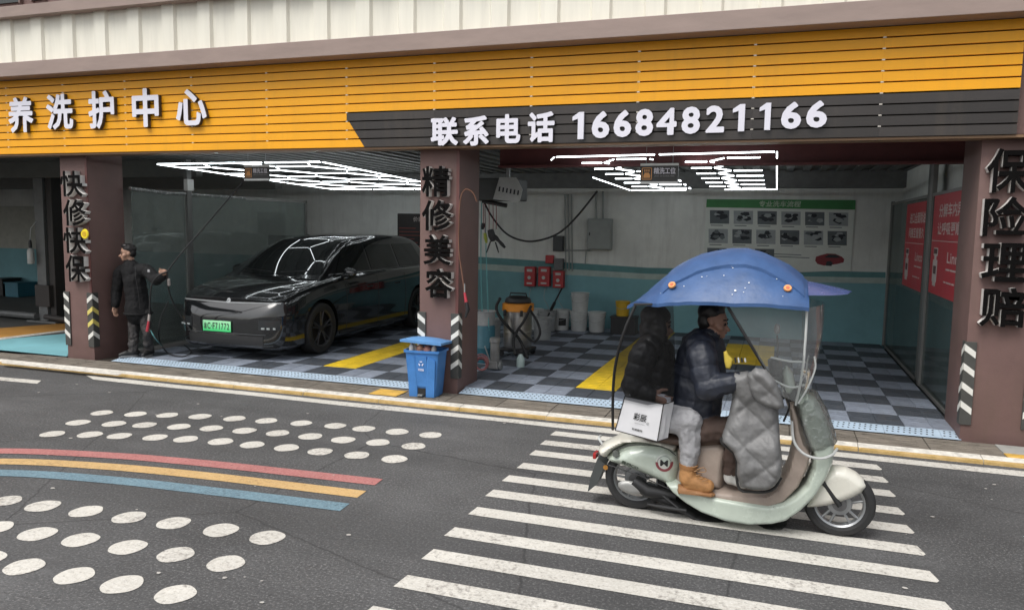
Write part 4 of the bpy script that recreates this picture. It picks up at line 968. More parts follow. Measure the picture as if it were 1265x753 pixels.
# ceiling reel unit and tool rail beside the middle pillar
ru = thing('ceiling_reel_unit', 'dark ceiling unit with a white perforated bracket beside the middle pillar', 'reel unit', (-3.5, 9.6, 2.3))
obj('housing', Geo().box((-3.98, 9.62, 2.33), (-3.30, 10.2, 2.62), bev=.02), mat('unit_dark', (.055, .06, .06), .55, var=.2), ru)
b_ = [at(u, v, Y=9.55) for u, v in [(617, 219), (637, 219), (645, 234), (641, 250), (609, 246)]]
obj('bracket', Geo().prism(b_, (0, .03, 0)), mat('bracket_white', (.42, .43, .42), .5, var=.15), ru)
g = Geo()
for k in range(6):
    p = at(617+k*4.6, 233.5+k*.9, Y=9.548); g.prism([(p.x-.014, 9.546, p.z-.03), (p.x+.006, 9.546, p.z-.03), (p.x+.014, 9.546, p.z+.03), (p.x-.006, 9.546, p.z+.03)], (0, .004, 0))
stuff(obj('slot', g, M_hole, ru)); obj('strut', Geo().box((-3.4, 9.6, 2.62), (-3.36, 9.64, 2.98)), M_galv, ru)
tr2 = thing('tool_rail', 'black rail with hanging air tools on cords beside the middle pillar', 'tool rail', at(611, 252, Y=9.8))
obj('rail', Geo().tube([at(596, 248, Y=9.8), at(626, 254, Y=9.8)], .03, 8), M_black, tr2)
obj('bracket', Geo().tube([at(600, 248, Y=9.8), at(600, 238, Y=9.8)], .01, 6), M_black, tr2)
for i, (ua, vb, kind) in enumerate([(599, 288, 0), (604, 290, 1), (609, 288, 1), (613, 283, 2), (597, 276, 0)]):
    p0, p1 = at(ua, 252, Y=9.78), at(ua, vb, Y=9.78)
    c_ = obj('cord', Geo().tube([p0, (p0+p1)/2+Vector((.004, 0, 0)), p1], .005, 5), mat('cord_red', (.25, .05, .05), .5), tr2)
for (ua, va, ub, vb, r_) in [(599, 288, 601, 300, .022), (606, 284, 609, 298, .045), (609, 290, 617, 298, .028), (617, 298, 624, 306, .022), (606, 298, 601, 312, .01), (612, 299, 616, 312, .01), (597, 276, 596, 283, .025)]:
    obj('air_tool', Geo().tube([at(ua, va, Y=9.78), at((ua+ub)/2, (va+vb)/2, Y=9.77), at(ub, vb, Y=9.78)], [r_, r_*1.2, r_*.7], 8), M_black if ua != 599 else mat('tool_green', (.35, .4, .05), .5), tr2, 50)
pipe('hanging_cable', 'teal air line hanging down beside the pillar to the blue drum, left one', 'hose', [qb([at(595, 250, Y=9.9), at(594, 320, Y=9.9), at(596, 400, Y=9.9)], 6)], .007, mat('hose_teal', (.12, .35, .36), .4), 'teal air lines beside the pillar')
pipe('hanging_cable', 'teal air line hanging down beside the pillar with a black knob, right one', 'hose', [qb([at(599, 252, Y=9.9), at(601, 330, Y=9.9), at(604, 408, Y=9.9)], 6)], .007, mat('hose_teal', (.12, .35, .36), .4), 'teal air lines beside the pillar')
pipe('slack_hose', 'black hose sagging between the tool rail and the ceiling', 'hose', [qb([at(u, v, Y=9.8) for u, v in [(598,250),(608,268),(625,288),(645,297),(665,297),(690,288),(712,268),(738,236)]], 6)], .013, M_rubber)
ph = thing('pillar_hose', 'thin brown hose with a red spray gun hanging on the middle pillar', 'hose', at(569, 300, Y=8.08))
obj('hose', Geo().tube(qb([at(u, v, Y=8.07) for u, v in [(589,249),(584,238),(575,234),(569,245),(567,275),(567,310),(571,340),(574,362)]], 6), .0075, 6), mat('hose_brown', (.17, .08, .05), .5), ph, 60)
obj('grip', Geo().tube([at(574, 361, Y=8.06), at(576, 373, Y=8.06)], [.014, .02], 8), mat('gun_red', (.45, .04, .06), .4), ph, 50)
obj('nozzle', Geo().tube([at(576, 373, Y=8.06), at(578, 382, Y=8.06), at(575, 392, Y=8.05)], [.022, .026, .012], 8), M_black, ph, 50)
obj('tip', Geo().tube([at(574, 350, Y=8.06), at(574, 361, Y=8.06)], .008, 6), M_galv, ph)

# ------------------------------------------------------------------ left neighbour bay
M_lift = mat('lift_grey', (.16, .165, .165), .5, var=.15, metal=.2)
lf = thing('car_lift', 'grey two post car lift column in the bay left of the brown pillar', 'car lift', (-13.4, 11.4, .05))
a = at(43, 396, Z=.06); b = at(55, 396, Z=.06); y = a.y
xa, xb = at(44, 300, Y=y).x, at(55, 300, Y=y).x
obj('column', Geo().box((xa, y, .05), (xb, y+.25, 3.0), bev=.01), M_lift, lf); obj('column', Geo().box((xb+.02, y+.05, .05), (xb+.16, y+.3, 3.0), bev=.01), mat('lift_dark', (.045, .04, .038), .6), lf)
obj('base_plate', Geo().box((xa-.2, y-.1, .05), (xb+.3, y+.35, .08)), M_lift, lf)
obj('carriage', Geo().box((xa-.03, y-.04, .35), (xb+.1, y+.1, .75), bev=.01), mat('lift_dark', (.045, .04, .038), .6), lf)
obj('arm', Geo().tube([(xa, y-.05, .16), (xa-1.6, y+.15, .14)], .06, 8), M_lift, lf); obj('arm', Geo().tube([(xb, y-.05, .16), (xb+.75, y-.15, .14)], .05, 8), mat('lift_dark', (.045, .04, .038), .6), lf)
obj('arm_pad', Geo().lathe([(0, 0), (.07, 0), (.07, .05), (0, .05)], (xa-1.6, y+.15, .17), n=12), M_black, lf)
for (u_, lb) in ((80, 'dark steel post between the lift and the brown pillar'),):
    t = thing('steel_post', lb, 'post', at(u_, 400, Y=11)); p = at(63, 300, Y=12.2); obj('post', Geo().box((p.x-.12, 12.2, .05), (p.x+.14, 12.45, 3.0), bev=.01), mat('post_brown', (.06, .04, .035), .6), t)
p = at(38, 315, Y=y-.1)
ex = thing('oil_canister', 'white canister hanging on the lift column in the left bay', 'canister', p)
obj('bottle', Geo().lathe([(0, -.16), (.055, -.16), (.06, -.14), (.06, .08), (.03, .13), (0, .13)], p, n=18), M_wb, ex, 35)
obj('neck', Geo().lathe([(0, .12), (.028, .12), (.03, .22), (.02, .28), (0, .28)], p, n=12), M_black, ex, 35); obj('hook', Geo().tube([p+Vector((0, 0, .27)), p+Vector((.03, 0, .5)), p+Vector((.1, .06, .62))], .008, 6), M_galv, ex)
for i, (u0_, v0_, u1_, v1_, lb) in enumerate([(16, 350, 31, 366, 'faint blue crate against the far wall of the left bay'), (0, 395-50, 12, 362, 'dark box at the left border against the far wall')]):
    a = at(u0_, v1_, Y=14.0); b = at(u1_, v0_, Y=14.0); t = thing('storage_box', lb, 'box', (a.x, 14.0, .05))
    mm = mat('crate_blue', (.04, .16, .22), .5) if i == 0 else M_black; obj('box', Geo().box((a.x, 13.8, .05), (b.x, 14.3, b.z), bev=.01), mm, t); obj('lid', Geo().box((a.x-.02, 13.78, b.z), (b.x+.02, 14.32, b.z+.03), bev=.008), mm, t)
a = at(0, 306, Y=14.37); b = at(46, 255, Y=14.37)
t = thing('wall_panel', 'pale panel high on the far wall of the left bay', 'panel', (a.x-1, 14.37, a.z)); obj('panel', Geo().box((a.x-1.5, 14.35, a.z), (b.x, 14.39, b.z), bev=.004), mat('panel_pale', (.42, .42, .37), .6), t)
# ------------------------------------------------------------------ black car
from mathutils.bvhtree import BVHTree
CX, CY = -7.20, 8.70
car = thing('black_suv', 'glossy black sport utility car parked nose out with a green plate', 'car', (CX, CY, .085))
M_paint = mat('black_paint', (.010, .011, .012), .10, var=.0, coat=1.0)
M_cg = mat('car_glass', (.012, .014, .014), .03, var=0, spec=.8)
M_trim = mat('car_trim', (.02, .02, .021), .5)
M_chrome = mat('car_chrome', (.55, .56, .56), .2, metal=1, var=0)
def ip(xs, ys, t): return float(np.interp(t, xs, ys))
TS = [0, .02, .06, .13, .25, .4, .6, .8, 1.0, 1.2, 1.5, 1.8, 2.2, 2.7, 3.2, 3.6, 4.0, 4.4, 4.7, 4.88, 5.0, 5.08]
def sec(t):
    w = ip([0, .02, .06, .13, .25, .4, .7, 1.2, 4.0, 4.65, 4.95, 5.08], [.48, .64, .76, .85, .915, .95, .97, .975, .975, .95, .90, .80], t)
    top = ip([0, .02, .06, .13, .3, .6, 1.0, 1.3, 2, 3.5, 4.75, 4.95, 5.08], [.66, .72, .80, .905, 1.00, 1.075, 1.135, 1.17, 1.20, 1.23, 1.23, 1.15, .95], t)
    zb = ip([0, .03, .1, .3, 4.75, 5.08], [.34, .27, .23, .21, .22, .4], t)-.085+.085
    cr = ip([0, .1, .5, 1.2, 4.84], [.01, .02, .045, .04, .02], t)
    crease = ip([0, .3, 1, 4.84], [.0, .01, .015, .015], t)
    return [(0, zb), (.6*w, zb), (.88*w, zb), (.965*w, zb+.07), (.985*w, zb+.2), (w-crease, .55), (w, .66), (w, .74), (w*.992, top-.22), (w*.97, top-.10), (w*.945, top-.03), (w*.90, top), (w*.75, top+cr*.6), (w*.4, top+cr*.95), (0, top+cr)]
def loft(secs, ys):
    g = Geo(); rows = []
    for s_, y in zip(secs, ys):
        r = [(CX+a, CY+y, b+.0) for a, b in s_]; l = [(CX-a, CY+y, b) for a, b in s_[::-1][1:-1]]; rows.append(r+l)
    n = len(rows[0]); vs = [p for r in rows for p in r]
    g.add(vs, [(i*n+k, i*n+(k+1) % n, (i+1)*n+(k+1) % n, (i+1)*n+k) for i in range(len(rows)-1) for k in range(n)]+[tuple(range(n))[::-1], tuple((len(rows)-1)*n+k for k in range(n))])
    return g
def evalmesh(g, mods):
    me = bpy.data.meshes.new('t'); me.from_pydata([tuple(v) for v in g.v], [], g.f)
    bm = bmesh.new(); bm.from_mesh(me); bmesh.ops.recalc_face_normals(bm, faces=bm.faces[:]); bm.to_mesh(me); bm.free()
    o = bpy.data.objects.new('t', me); COL.objects.link(o); tmp = []
    for k, v in mods:
        if k == 'sub': m = o.modifiers.new('s', 'SUBSURF'); m.levels = v; m.render_levels = v
        if k == 'cut':
            cm = bpy.data.meshes.new('c'); cm.from_pydata([tuple(q) for q in v.v], [], v.f); bm = bmesh.new(); bm.from_mesh(cm); bmesh.ops.recalc_face_normals(bm, faces=bm.faces[:]); bm.to_mesh(cm); bm.free()
            co = bpy.data.objects.new('c', cm); COL.objects.link(co); tmp.append(co)
            m = o.modifiers.new('b', 'BOOLEAN'); m.operation = 'DIFFERENCE'; m.object = co; m.solver = 'EXACT'
    dg = bpy.context.evaluated_depsgraph_get(); out = bpy.data.meshes.new_from_object(o.evaluated_get(dg))
    bpy.data.objects.remove(o)
    for c in tmp: bpy.data.objects.remove(c)
    out.materials.clear(); return out
WY = (.95, 4.14); WR = .375
cut = Geo()
for wy in WY: cut.lathe([(0, -1.2), (.43, -1.2), (.43, -.62), (0, -.62)], (CX, CY+wy, .085+WR), 'X', 40); cut.lathe([(0, .62), (.43, .62), (.43, 1.2), (0, 1.2)], (CX, CY+wy, .085+WR), 'X', 40)
body = evalmesh(loft([sec(t) for t in TS], TS), [('sub', 2), ('cut', cut)])
bmv = bmesh.new(); bmv.from_mesh(body); bvh = BVHTree.FromBMesh(bmv)
obj('body', body, M_paint, car, 35, recalc=False)
def fr(s_, z, off=.004):
    h = bvh.ray_cast(Vector((CX+s_, 5, z)), Vector((0, 1, 0))); return (h[0]-Vector((0, off, 0))) if h[0] else Vector((CX+s_, CY+.3, z))
def sd_(y, z, off=.004, side=1):
    h = bvh.ray_cast(Vector((CX+side*3, CY+y, z)), Vector((-side, 0, 0))); return (h[0]+Vector((side*off, 0, 0))) if h[0] else Vector((CX+side*.97, CY+y, z))
def fpatch(name, lowf, highf, s0, s1, m, off=.004, n=24, k=3, parent=car):
    g = Geo(); g.grid([[fr(s0+(s1-s0)*i/n, lowf(s0+(s1-s0)*i/n)+(highf(s0+(s1-s0)*i/n)-lowf(s0+(s1-s0)*i/n))*j/k, off) for i in range(n+1)] for j in range(k+1)])
    return obj(name, g, m, parent, 60)
fpatch('lower_grille', lambda s: .30+.0*s, lambda s: .43, -.62, .62, M_trim, .005)
fpatch('chin_trim', lambda s: .285+.03*abs(s)**3, lambda s: .297+.03*abs(s)**3, -.74, .74, mat('crease_grey', (.08, .085, .09), .25), .005)
fpatch('light_bar', lambda s: .862+.02*abs(s), lambda s: .880+.02*abs(s), -.80, .86, mat('light_bar', (.22, .23, .235), .15, var=0), .004, 30)
for sx in (-1, 1):
    s0, s1 = (.56, .83) if sx > 0 else (-.83, -.56)
    fpatch('headlight', lambda s: .52, lambda s: .66, s0, s1, mat('headlight', (.03, .033, .035), .06, var=0), .006, 8)
    g = Geo()
    for i in range(3): q = fr((s0+s1)/2-.07+i*.07, .545, .008); g.box(q-Vector((.025, .004, .012)), q+Vector((.025, .004, .012)))
    stuff(obj('headlight_element', g, mat('lamp_pale', (.35, .38, .38), .2, var=0), car))
fpatch('bumper_crease', lambda s: .452, lambda s: .460, -.66, .66, M_chrome if False else mat('crease_grey', (.08, .085, .09), .25), .006)
fpatch('bonnet_seam', lambda s: .925-.0*s, lambda s: .929, -.7, .7, M_trim, .003)
q = fr(0, .895, .01); obj('emblem', Geo().lathe([(0, 0), (.035, 0), (.035, .006), (.022, .007), (.02, .003), (0, .003)], q, (0, -1, .3), 18), M_chrome, car, 40)
# number plate
q = fr(-.11, .54, .02); PXc, PZ = q.x, .545; PYf = min(fr(-.33, .54).y, fr(.11, .54).y)-.02
pm = bpy.data.materials.new('green_plate'); pm.use_nodes = True; n_ = pm.node_tree.nodes; l_ = pm.node_tree.links
tc = n_.new('ShaderNodeTexCoord'); sp = n_.new('ShaderNodeSeparateXYZ'); mr = n_.new('ShaderNodeMapRange'); cr2 = n_.new('ShaderNodeMix'); cr2.data_type = 'RGBA'
l_.new(tc.outputs['Generated'], sp.inputs[0]); l_.new(sp.outputs[2], mr.inputs[0]); l_.new(mr.outputs[0], cr2.inputs[0]); cr2.inputs[6].default_value = (.03, .62, .17, 1); cr2.inputs[7].default_value = (.42, .85, .5, 1)
l_.new(cr2.outputs[2], n_['Principled BSDF'].inputs['Base Color']); n_['Principled BSDF'].inputs['Roughness'].default_value = .4
plt = obj('number_plate', Geo().box((PXc-.235, PYf, PZ-.075), (PXc+.235, PYf+.012, PZ+.075), bev=.004), pm, car)
obj('plate_mount', Geo().box((PXc-.2, PYf+.012, PZ-.06), (PXc+.2, PYf+.1, PZ+.06)), M_trim, car)
for i, ch in enumerate('渝C'): obj('plate_character', text(ch, PXc-.22+i*.062, PXc-.22+i*.062+.052, PZ-.045, PZ+.045, PYf-.001, 0, .02), M_black, plt, recalc=False)
obj('plate_character', Geo().lathe([(0, 0), (.008, 0), (.008, .001), (0, .001)], (PXc-.085, PYf-.0015, PZ), 'Y', 10), M_black, plt)
for i, ch in enumerate('F71772'):
    xx = PXc-.068+i*.048
    if ch == '1': obj('plate_character', Geo().box((xx+.014, PYf-.0015, PZ-.045), (xx+.024, PYf-.0005, PZ+.045)), M_black, plt)
    else: obj('plate_character', text(ch, xx, xx+.038, PZ-.045, PZ+.045, PYf-.001, 0, .02), M_black, plt, recalc=False)
# greenhouse
GT = [1.02, 1.2, 1.45, 1.75, 2.05, 2.3, 2.7, 3.2, 3.8, 4.3, 4.6, 4.8, 4.94]
def gsec(t):
    base = sec(t)[11][1]-.02; wb = .875*.975
    z = ip(GT, [1.14, 1.25, 1.41, 1.58, 1.71, 1.76, 1.795, 1.81, 1.80, 1.775, 1.72, 1.55, 1.26], t)
    f = min(1, (z-base)/.52); wt = wb-(.20*f)
    L_ = [(wb, base)]+[(wb+(wt-wb)*k, base+(z-.05*f-base)*k) for k in (.3, .62, .92)]
    L_ += [(wt-.03, z-.02*f), (wt*.82, z), (wt*.4, z+.02*f), (0, z+.025*f)]
    return L_
rows = []
for t in GT:
    s_ = gsec(t); rows.append([Vector((CX+a, CY+t, b)) for a, b in s_]+[Vector((CX-a, CY+t, b)) for a, b in s_[::-1][1:]])
gh = Geo(); gh.grid(rows); ghm = evalmesh(gh, [('sub', 2)])
obj('roof', ghm, M_paint, car, 50)
bm2 = bmesh.new(); bm2.from_mesh(ghm); bv2 = BVHTree.FromBMesh(bm2); bv2o = wloc(car)
def gcast(o, d, off):
    h = bv2.ray_cast(Vector(o)-bv2o, Vector(d)); return (h[0]+bv2o-Vector(d)*off) if h[0] else None
def gpatch(name, pts, d, m, off=.006, parent=car):
    """pts: rows of ray origins"""
    rows = [[gcast(p, d, off) for p in r] for r in pts]
    if any(p is None for r in rows for p in r):
        last = next((p for r in rows for p in r if p is not None), None)
        if last is None: return None
        for r in rows:
            for i, p in enumerate(r):
                if p is None: r[i] = last
                last = r[i]
    return obj(name, Geo().grid(rows), m, parent, 60)
# windscreen cast from above/front
rows = []
for j in range(9):
    t = 1.12+(2.02-1.12)*j/8; hwid = .80-.185*j/8
    rows.append([(CX+hwid*(-1+2*i/14), CY+t+.05*abs(-1+2*i/14)**2, 3) for i in range(15)])
ws = gpatch('windscreen', rows, (0, 0, -1), M_cg)
for sx in (-1, 1):
    for nm, y0_, y1_, y0t, y1t in (('side_window', 1.55, 2.55, 1.98, 2.55), ('side_window', 2.62, 3.55, 2.62, 3.5), ('side_window', 3.62, 4.60, 3.57, 4.38)):
        rows = []
        for j in range(6):
            z = 1.245+(1.64-1.245)*j/5; a_ = y0_+(y0t-y0_)*j/5; b_ = y1_+(y1t-y1_)*j/5
            rows.append([(CX+sx*3, CY+a_+(b_-a_)*i/8, z) for i in range(9)])
        gpatch(nm, rows, (-sx, 0, 0), M_cg)
    tr_pts = [gcast((CX+sx*3, CY+y, 1.215), (-sx, 0, 0), .01) for y in np.linspace(1.35, 4.65, 14)]
    obj('window_trim', Geo().tube([p for p in tr_pts if p], .007, 5), M_chrome, car)
    m_ = Vector((CX+sx*1.03, CY+1.62, 1.24)); g = Geo()
    bmm = bmesh.new(); bmesh.ops.create_icosphere(bmm, subdivisions=3, radius=1)
    for v in bmm.verts: v.co = Vector((v.co.x*.12, v.co.y*.07*(1 if v.co.y < 0 else .6), v.co.z*.075*(1-.2*v.co.x*sx)))+m_
    g.bmadd(bmm); bmm.free(); mi_ = obj('mirror', g, M_paint, car, 60)
    obj('mirror_arm', Geo().tube([m_-Vector((sx*.05, 0, .04)), m_-Vector((sx*.17, -.02, .07))], .022, 8), M_trim, mi_)
    obj('mirror_line', Geo().tube([m_+Vector((-sx*.08, -.058, -.03)), m_+Vector((sx*.08, -.058, -.03))], .006, 6), M_chrome, mi_)
    for dy in (2.62, 3.6, 1.62): 
        g = Geo(); g.tube([sd_(dy, z, .001, sx) for z in np.linspace(.38, 1.14, 9)], .004, 5); obj('door_seam', g, M_trim, car)
    for dy in (2.35, 3.3): obj('door_handle', Geo().box(sd_(dy, .98, .0, sx)-Vector((.006, .1, .014)), sd_(dy+.0, .98, .0, sx)+Vector((.006, .1, .014)), bev=.005), M_trim, car)
    obj('sill', Geo().tube([sd_(y, .33, -.004, sx) for y in np.linspace(1.45, 3.4, 10)], .02, 6), M_trim, car)
    for wy in WY:
        c_ = Vector((CX+sx*.86, CY+wy, .085+WR))
        wh = obj('wheel', Geo().lathe([(0, -.06), (.26, -.06), (.262, .06), (0, .06)], c_-Vector((sx*.04, 0, 0)), 'X', 32), M_trim, car, 40)
        obj('tyre', Geo().lathe([(.27, -.10), (.33, -.115), (.365, -.10), (WR, -.06), (WR, .06), (.365, .10), (.33, .115), (.27, .10), (.262, .06), (.262, -.06), (.27, -.10)], c_, 'X', 44), M_rubber, wh, 40)
        g = Geo()
        g.lathe([(.245, sx*.088), (.27, sx*.10), (.272, sx*.08), (.25, sx*.06), (.245, sx*.088)], c_, 'X', 40)
        for k in range(5):
            for dd in (-.10, .10):
                a = k*2*math.pi/5+.3; d1_ = Vector((0, math.cos(a), math.sin(a))); d2_ = Vector((0, math.cos(a+dd*1.6), math.sin(a+dd*1.6)))
                g.tube([c_+Vector((sx*.075, 0, 0))+d1_*.05, c_+Vector((sx*.09, 0, 0))+d2_*.255], [.022, .014], 6)
        g.lathe([(0, sx*.09), (.05, sx*.09), (.06, sx*.06)], c_, 'X', 18)
        obj('rim', g, mat('alloy', (.07, .07, .075), .3, metal=.7, var=.1), wh, 40)
for b_ in (bmv, bm2): b_.free()
obj('wiper', Geo().tube([gcast((CX+.1, CY+1.16, 3), (0, 0, -1), .012), gcast((CX+.62, CY+1.22, 3), (0, 0, -1), .012)], .007, 6), M_trim, car)
obj('wiper', Geo().tube([gcast((CX-.6, CY+1.22, 3), (0, 0, -1), .012), gcast((CX-.05, CY+1.16, 3), (0, 0, -1), .012)], .007, 6), M_trim, car)
obj('underbody', Geo().box((CX-.7, CY+.3, .20), (CX+.7, CY+4.6, .3)), M_trim, car)
# ------------------------------------------------------------------ people helpers
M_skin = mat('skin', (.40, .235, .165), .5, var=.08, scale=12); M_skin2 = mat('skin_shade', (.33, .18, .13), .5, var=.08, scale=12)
M_hair = mat('hair_black', (.012, .010, .010), .45, var=.3, scale=60)
def hand(prims, wrist, d, up_, side, m, curl=.6, s=1.0):
    """palm, four fingers and a thumb; d: direction of the fingers, up_: back of the hand, side: towards the thumb"""
    d = Vector(d).normalized(); side = Vector(side); side = (side-d*side.dot(d)).normalized(); nrm = d.cross(side)
    if nrm.dot(Vector(up_)) < 0: nrm = -nrm
    w0 = Vector(wrist)
    prims.append(dict(a=w0, b=w0+d*.085*s, ra=.026*s, rb=.032*s, m=m, wr=0)); prims.append(dict(a=w0+side*.018*s+d*.03*s, b=w0-side*.018*s+d*.07*s, ra=.024*s, rb=.026*s, m=m, wr=0))
    for k, (o_, ln) in enumerate(((.030, .072), (.010, .080), (-.011, .075), (-.030, .058))):
        p = w0+d*.085*s+side*o_*s; q = d; a_ = curl*(1+.12*k)
        for j, fr_ in enumerate((.42, .32, .26)):
            q = (q*math.cos(a_*.7)-nrm*math.sin(a_*.7)).normalized(); e = p+q*ln*fr_*s
            prims.append(dict(a=p, b=e, ra=(.0115-.001*j)*s, rb=(.0105-.001*j)*s, m=m, wr=0)); p = e
    p = w0+d*.025*s+side*.03*s; q = (d*.6+side*.8-nrm*.3).normalized(); e = p+q*.04*s; prims.append(dict(a=p, b=e, ra=.015*s, rb=.012*s, m=m, wr=0))
    q = (d*.85+side*.3-nrm*.5*curl).normalized(); prims.append(dict(a=e, b=e+q*.035*s, ra=.012*s, rb=.0105*s, m=m, wr=0))
def headprims(prims, c, f, m, r=.1):
    """c: head centre, f: where the face looks"""
    c = Vector(c); f = Vector(f).normalized(); u_ = Vector((0, 0, 1)); s_ = f.cross(u_).normalized()
    Rm = Matrix((s_, f, u_)).transposed()
    prims += [dict(a=c+u_*.02, s=(.076*r/.1, .094*r/.1, .095*r/.1), R=Rm, m=m, wr=0), dict(a=c+f*.03-u_*.055, s=(.052, .055, .055), R=Rm, m=m, wr=0), dict(a=c+f*.062-u_*.088, s=(.024, .022, .018), R=Rm, m=m, wr=0),
              dict(a=c+f*.088-u_*.012, b=c+f*.106-u_*.034, ra=.010, rb=.014, m=m, wr=0), dict(a=c+f*.078-u_*.062, s=(.024, .014, .011), R=Rm, m=m, wr=0), dict(a=c+f*.075+u_*.022, s=(.045, .018, .012), R=Rm, m=m, wr=0)]
    for k in (-1, 1): prims += [dict(a=c+s_*.076*k-u_*.012-f*.005, s=(.010, .020, .032), R=Rm, m=m, wr=0), dict(a=c+s_*.045*k+f*.05-u_*.03, s=(.028, .03, .028), R=Rm, m=m, wr=0)]
    prims.append(dict(a=c-u_*.06-f*.02, b=c-u_*.16-f*.03, ra=.055, rb=.062, m=m, wr=0))
def face(parent, c, f):
    c = Vector(c); f = Vector(f).normalized(); u_ = Vector((0, 0, 1)); s_ = f.cross(u_).normalized()
    for k in (-1, 1):
        p = c+s_*.031*k+f*.087; g = Geo(); g.lathe([(0, -.004), (.011, -.002), (.009, .004), (0, .006)], p, f+s_*k*.3, 12); e = obj('eye', g, mat('eye_dark', (.03, .02, .018), .25), parent, 60)
        obj('eyebrow', Geo().tube([c+s_*.014*k+f*.094+u_*.026, c+s_*.034*k+f*.091+u_*.031, c+s_*.052*k+f*.078+u_*.026], [.004, .005, .003], 6), M_hair, parent)
    obj('mouth', Geo().tube([c-s_*.02+f*.085-u_*.060, c+f*.094-u_*.060, c+s_*.02+f*.085-u_*.060], [.002, .004, .002], 6), mat('lip', (.25, .09, .08), .5), parent)

# ------------------------------------------------------------------ standing man with the water hose
YM = 8.45
def am(u, v, dy=0): return at(u, v, Y=YM+dy)
man = thing('person', 'man in black jacket and trousers holding a hose between the left pillar and the car', 'person', am(170, 441))
M_jk = mat('jacket_black', (.011, .011, .012), .8, spec=.25, var=.3, scale=14, bump=.3, bscale=120); M_tr = mat('trousers_black', (.034, .031, .031), .7, var=.35, scale=14); M_shoe = mat('shoe_black', (.012, .012, .012), .5); 
P = []
hc = am(158, 312, -.02); fd = Vector((-.64, -.76, -.12))
headprims(P, hc, fd, 0, .098)
Q = .09
P += [dict(a=am(162, 331), b=am(166, 348), ra=.125, rb=.15, m=1, q=.11, amp=.005), dict(a=am(166, 345), b=am(171, 380), ra=.15, rb=.152, m=1, q=.11, amp=.005), dict(a=am(170, 378), b=am(171, 386), ra=.170, rb=.172, m=1, bias=.01),
      dict(a=am(153, 334, .03), b=am(180, 334, .03), ra=.10, rb=.10, m=1), dict(a=am(160, 324), b=am(160, 329), ra=.078, rb=.09, m=1),
      dict(a=am(148, 337), b=am(144, 360, -.03), ra=.088, rb=.074, m=1, q=.09, amp=.004), dict(a=am(144, 360, -.03), b=am(142.5, 376, -.08), ra=.074, rb=.058, m=1, q=.09, amp=.004),
      dict(a=am(183, 335, .02), b=am(193, 346, -.12), ra=.088, rb=.075, m=1, q=.09, amp=.004), dict(a=am(193, 346, -.12), b=am(202.5, 339.5, -.30), ra=.075, rb=.055, m=1, q=.09, amp=.004)]
ank = [at(165, 437, Y=8.38), at(185, 435, Y=8.52)]
for k, (hu, ku, an) in enumerate(((166, 165.5, ank[0]), (178, 182, ank[1]))):
    an.z = .17; P += [dict(a=am(hu, 386), b=am(ku, 411, -.03), ra=.088, rb=.068, m=2, wr=.014), dict(a=am(ku, 411, -.03), b=an, ra=.068, rb=.062, m=2, wr=.02)]
hand(P, am(142.5, 377.5, -.08), (-.03, -.1, -1), (-1, -.3, 0), (.1, -1, 0), 0, .45)
hand(P, am(203, 339, -.31), (.55, -.5, .45), (0, -.3, 1), (-.3, -.2, .8), 0, 1.25)
# shoes
for k, (an, dr_) in enumerate(((ank[0], Vector((-.55, -.83, 0))), (ank[1], Vector((.25, -.95, 0))))):
    f0 = Vector((an.x, an.y, .085)); P += [dict(a=f0+Vector((0, 0, .05))-dr_*.04, b=f0+dr_*.10+Vector((0, 0, .043)), ra=.046, rb=.042, m=3, wr=0), dict(a=f0+dr_*.10+Vector((0, 0, .043)), b=f0+dr_*.17+Vector((0, 0, .03)), ra=.044, rb=.03, m=3, wr=0)]
obj('body', blob(P, .0095, smooth=2), [M_skin, M_jk, M_tr, M_shoe], man, recalc=False, smooth=180)
face(man, hc, fd)
u_ = Vector((0, 0, 1)); s_ = fd.cross(u_).normalized(); Rm = Matrix((s_, Vector((fd.x, fd.y, 0)).normalized(), u_)).transposed(); fh = Vector((fd.x, fd.y, 0)).normalized()
H_ = [dict(a=hc+u_*.05-fh*.02, s=(.086, .095, .082), R=Rm, m=0, wr=.006), dict(a=hc-fh*.045+u_*.0, s=(.080, .062, .075), R=Rm, m=0, wr=.006), dict(a=hc+u_*.095+fh*.03, s=(.065, .055, .035), R=Rm, m=0, wr=.008)]
obj('hair', blob(H_, .007, smooth=2), M_hair, man, recalc=False, smooth=180)
for k, an in enumerate(ank):
    dr_ = (Vector((-.55, -.83, 0)), Vector((.25, -.95, 0)))[k]; sd2 = Vector((-dr_.y, dr_.x, 0)); f0 = Vector((an.x, an.y, .082)); pts = [f0+dr_*(.065+.125*math.cos(t))+sd2*.046*math.sin(t) for t in np.linspace(0, 6.283, 17)[:-1]]
    obj('shoe_sole', Geo().prism(pts, (0, 0, .022)), mat('sole_grey', (.25, .25, .25), .6), man)
hm = am(171, 386.5); obj('jacket_hem', Geo().tube([hm+Vector((.182*math.cos(t), .176*math.sin(t), 0)) for t in np.linspace(0, 6.283, 26)], .016, 6, cap=False), M_jk, man, 60)
ck = am(160, 327.5); obj('collar', Geo().tube([ck+Vector((.082*math.cos(t), .082*math.sin(t), .01*math.sin(t))) for t in np.linspace(0, 6.283, 20)], .024, 8, cap=False), M_jk, man, 60)
p = am(181, 334.5, -.20); obj('chest_patch', Geo().box((p.x-.018, p.y+.035, p.z-.018), (p.x+.018, p.y+.045, p.z+.018)), mat('patch_grey', (.35, .35, .36), .5), man)
cl = [am(167, 330, -.16), am(168, 345, -.20), am(171, 362, -.205), am(173, 382, -.19)]; obj('zip', Geo().tube(qb(cl, 4), .004, 5), M_black, man)
hoseW = thing('water_hose', 'black water hose running from the ceiling sign through the hand of the standing man', 'hose', am(207, 336, -.35))
hg = am(206.5, 335.5, -.36)
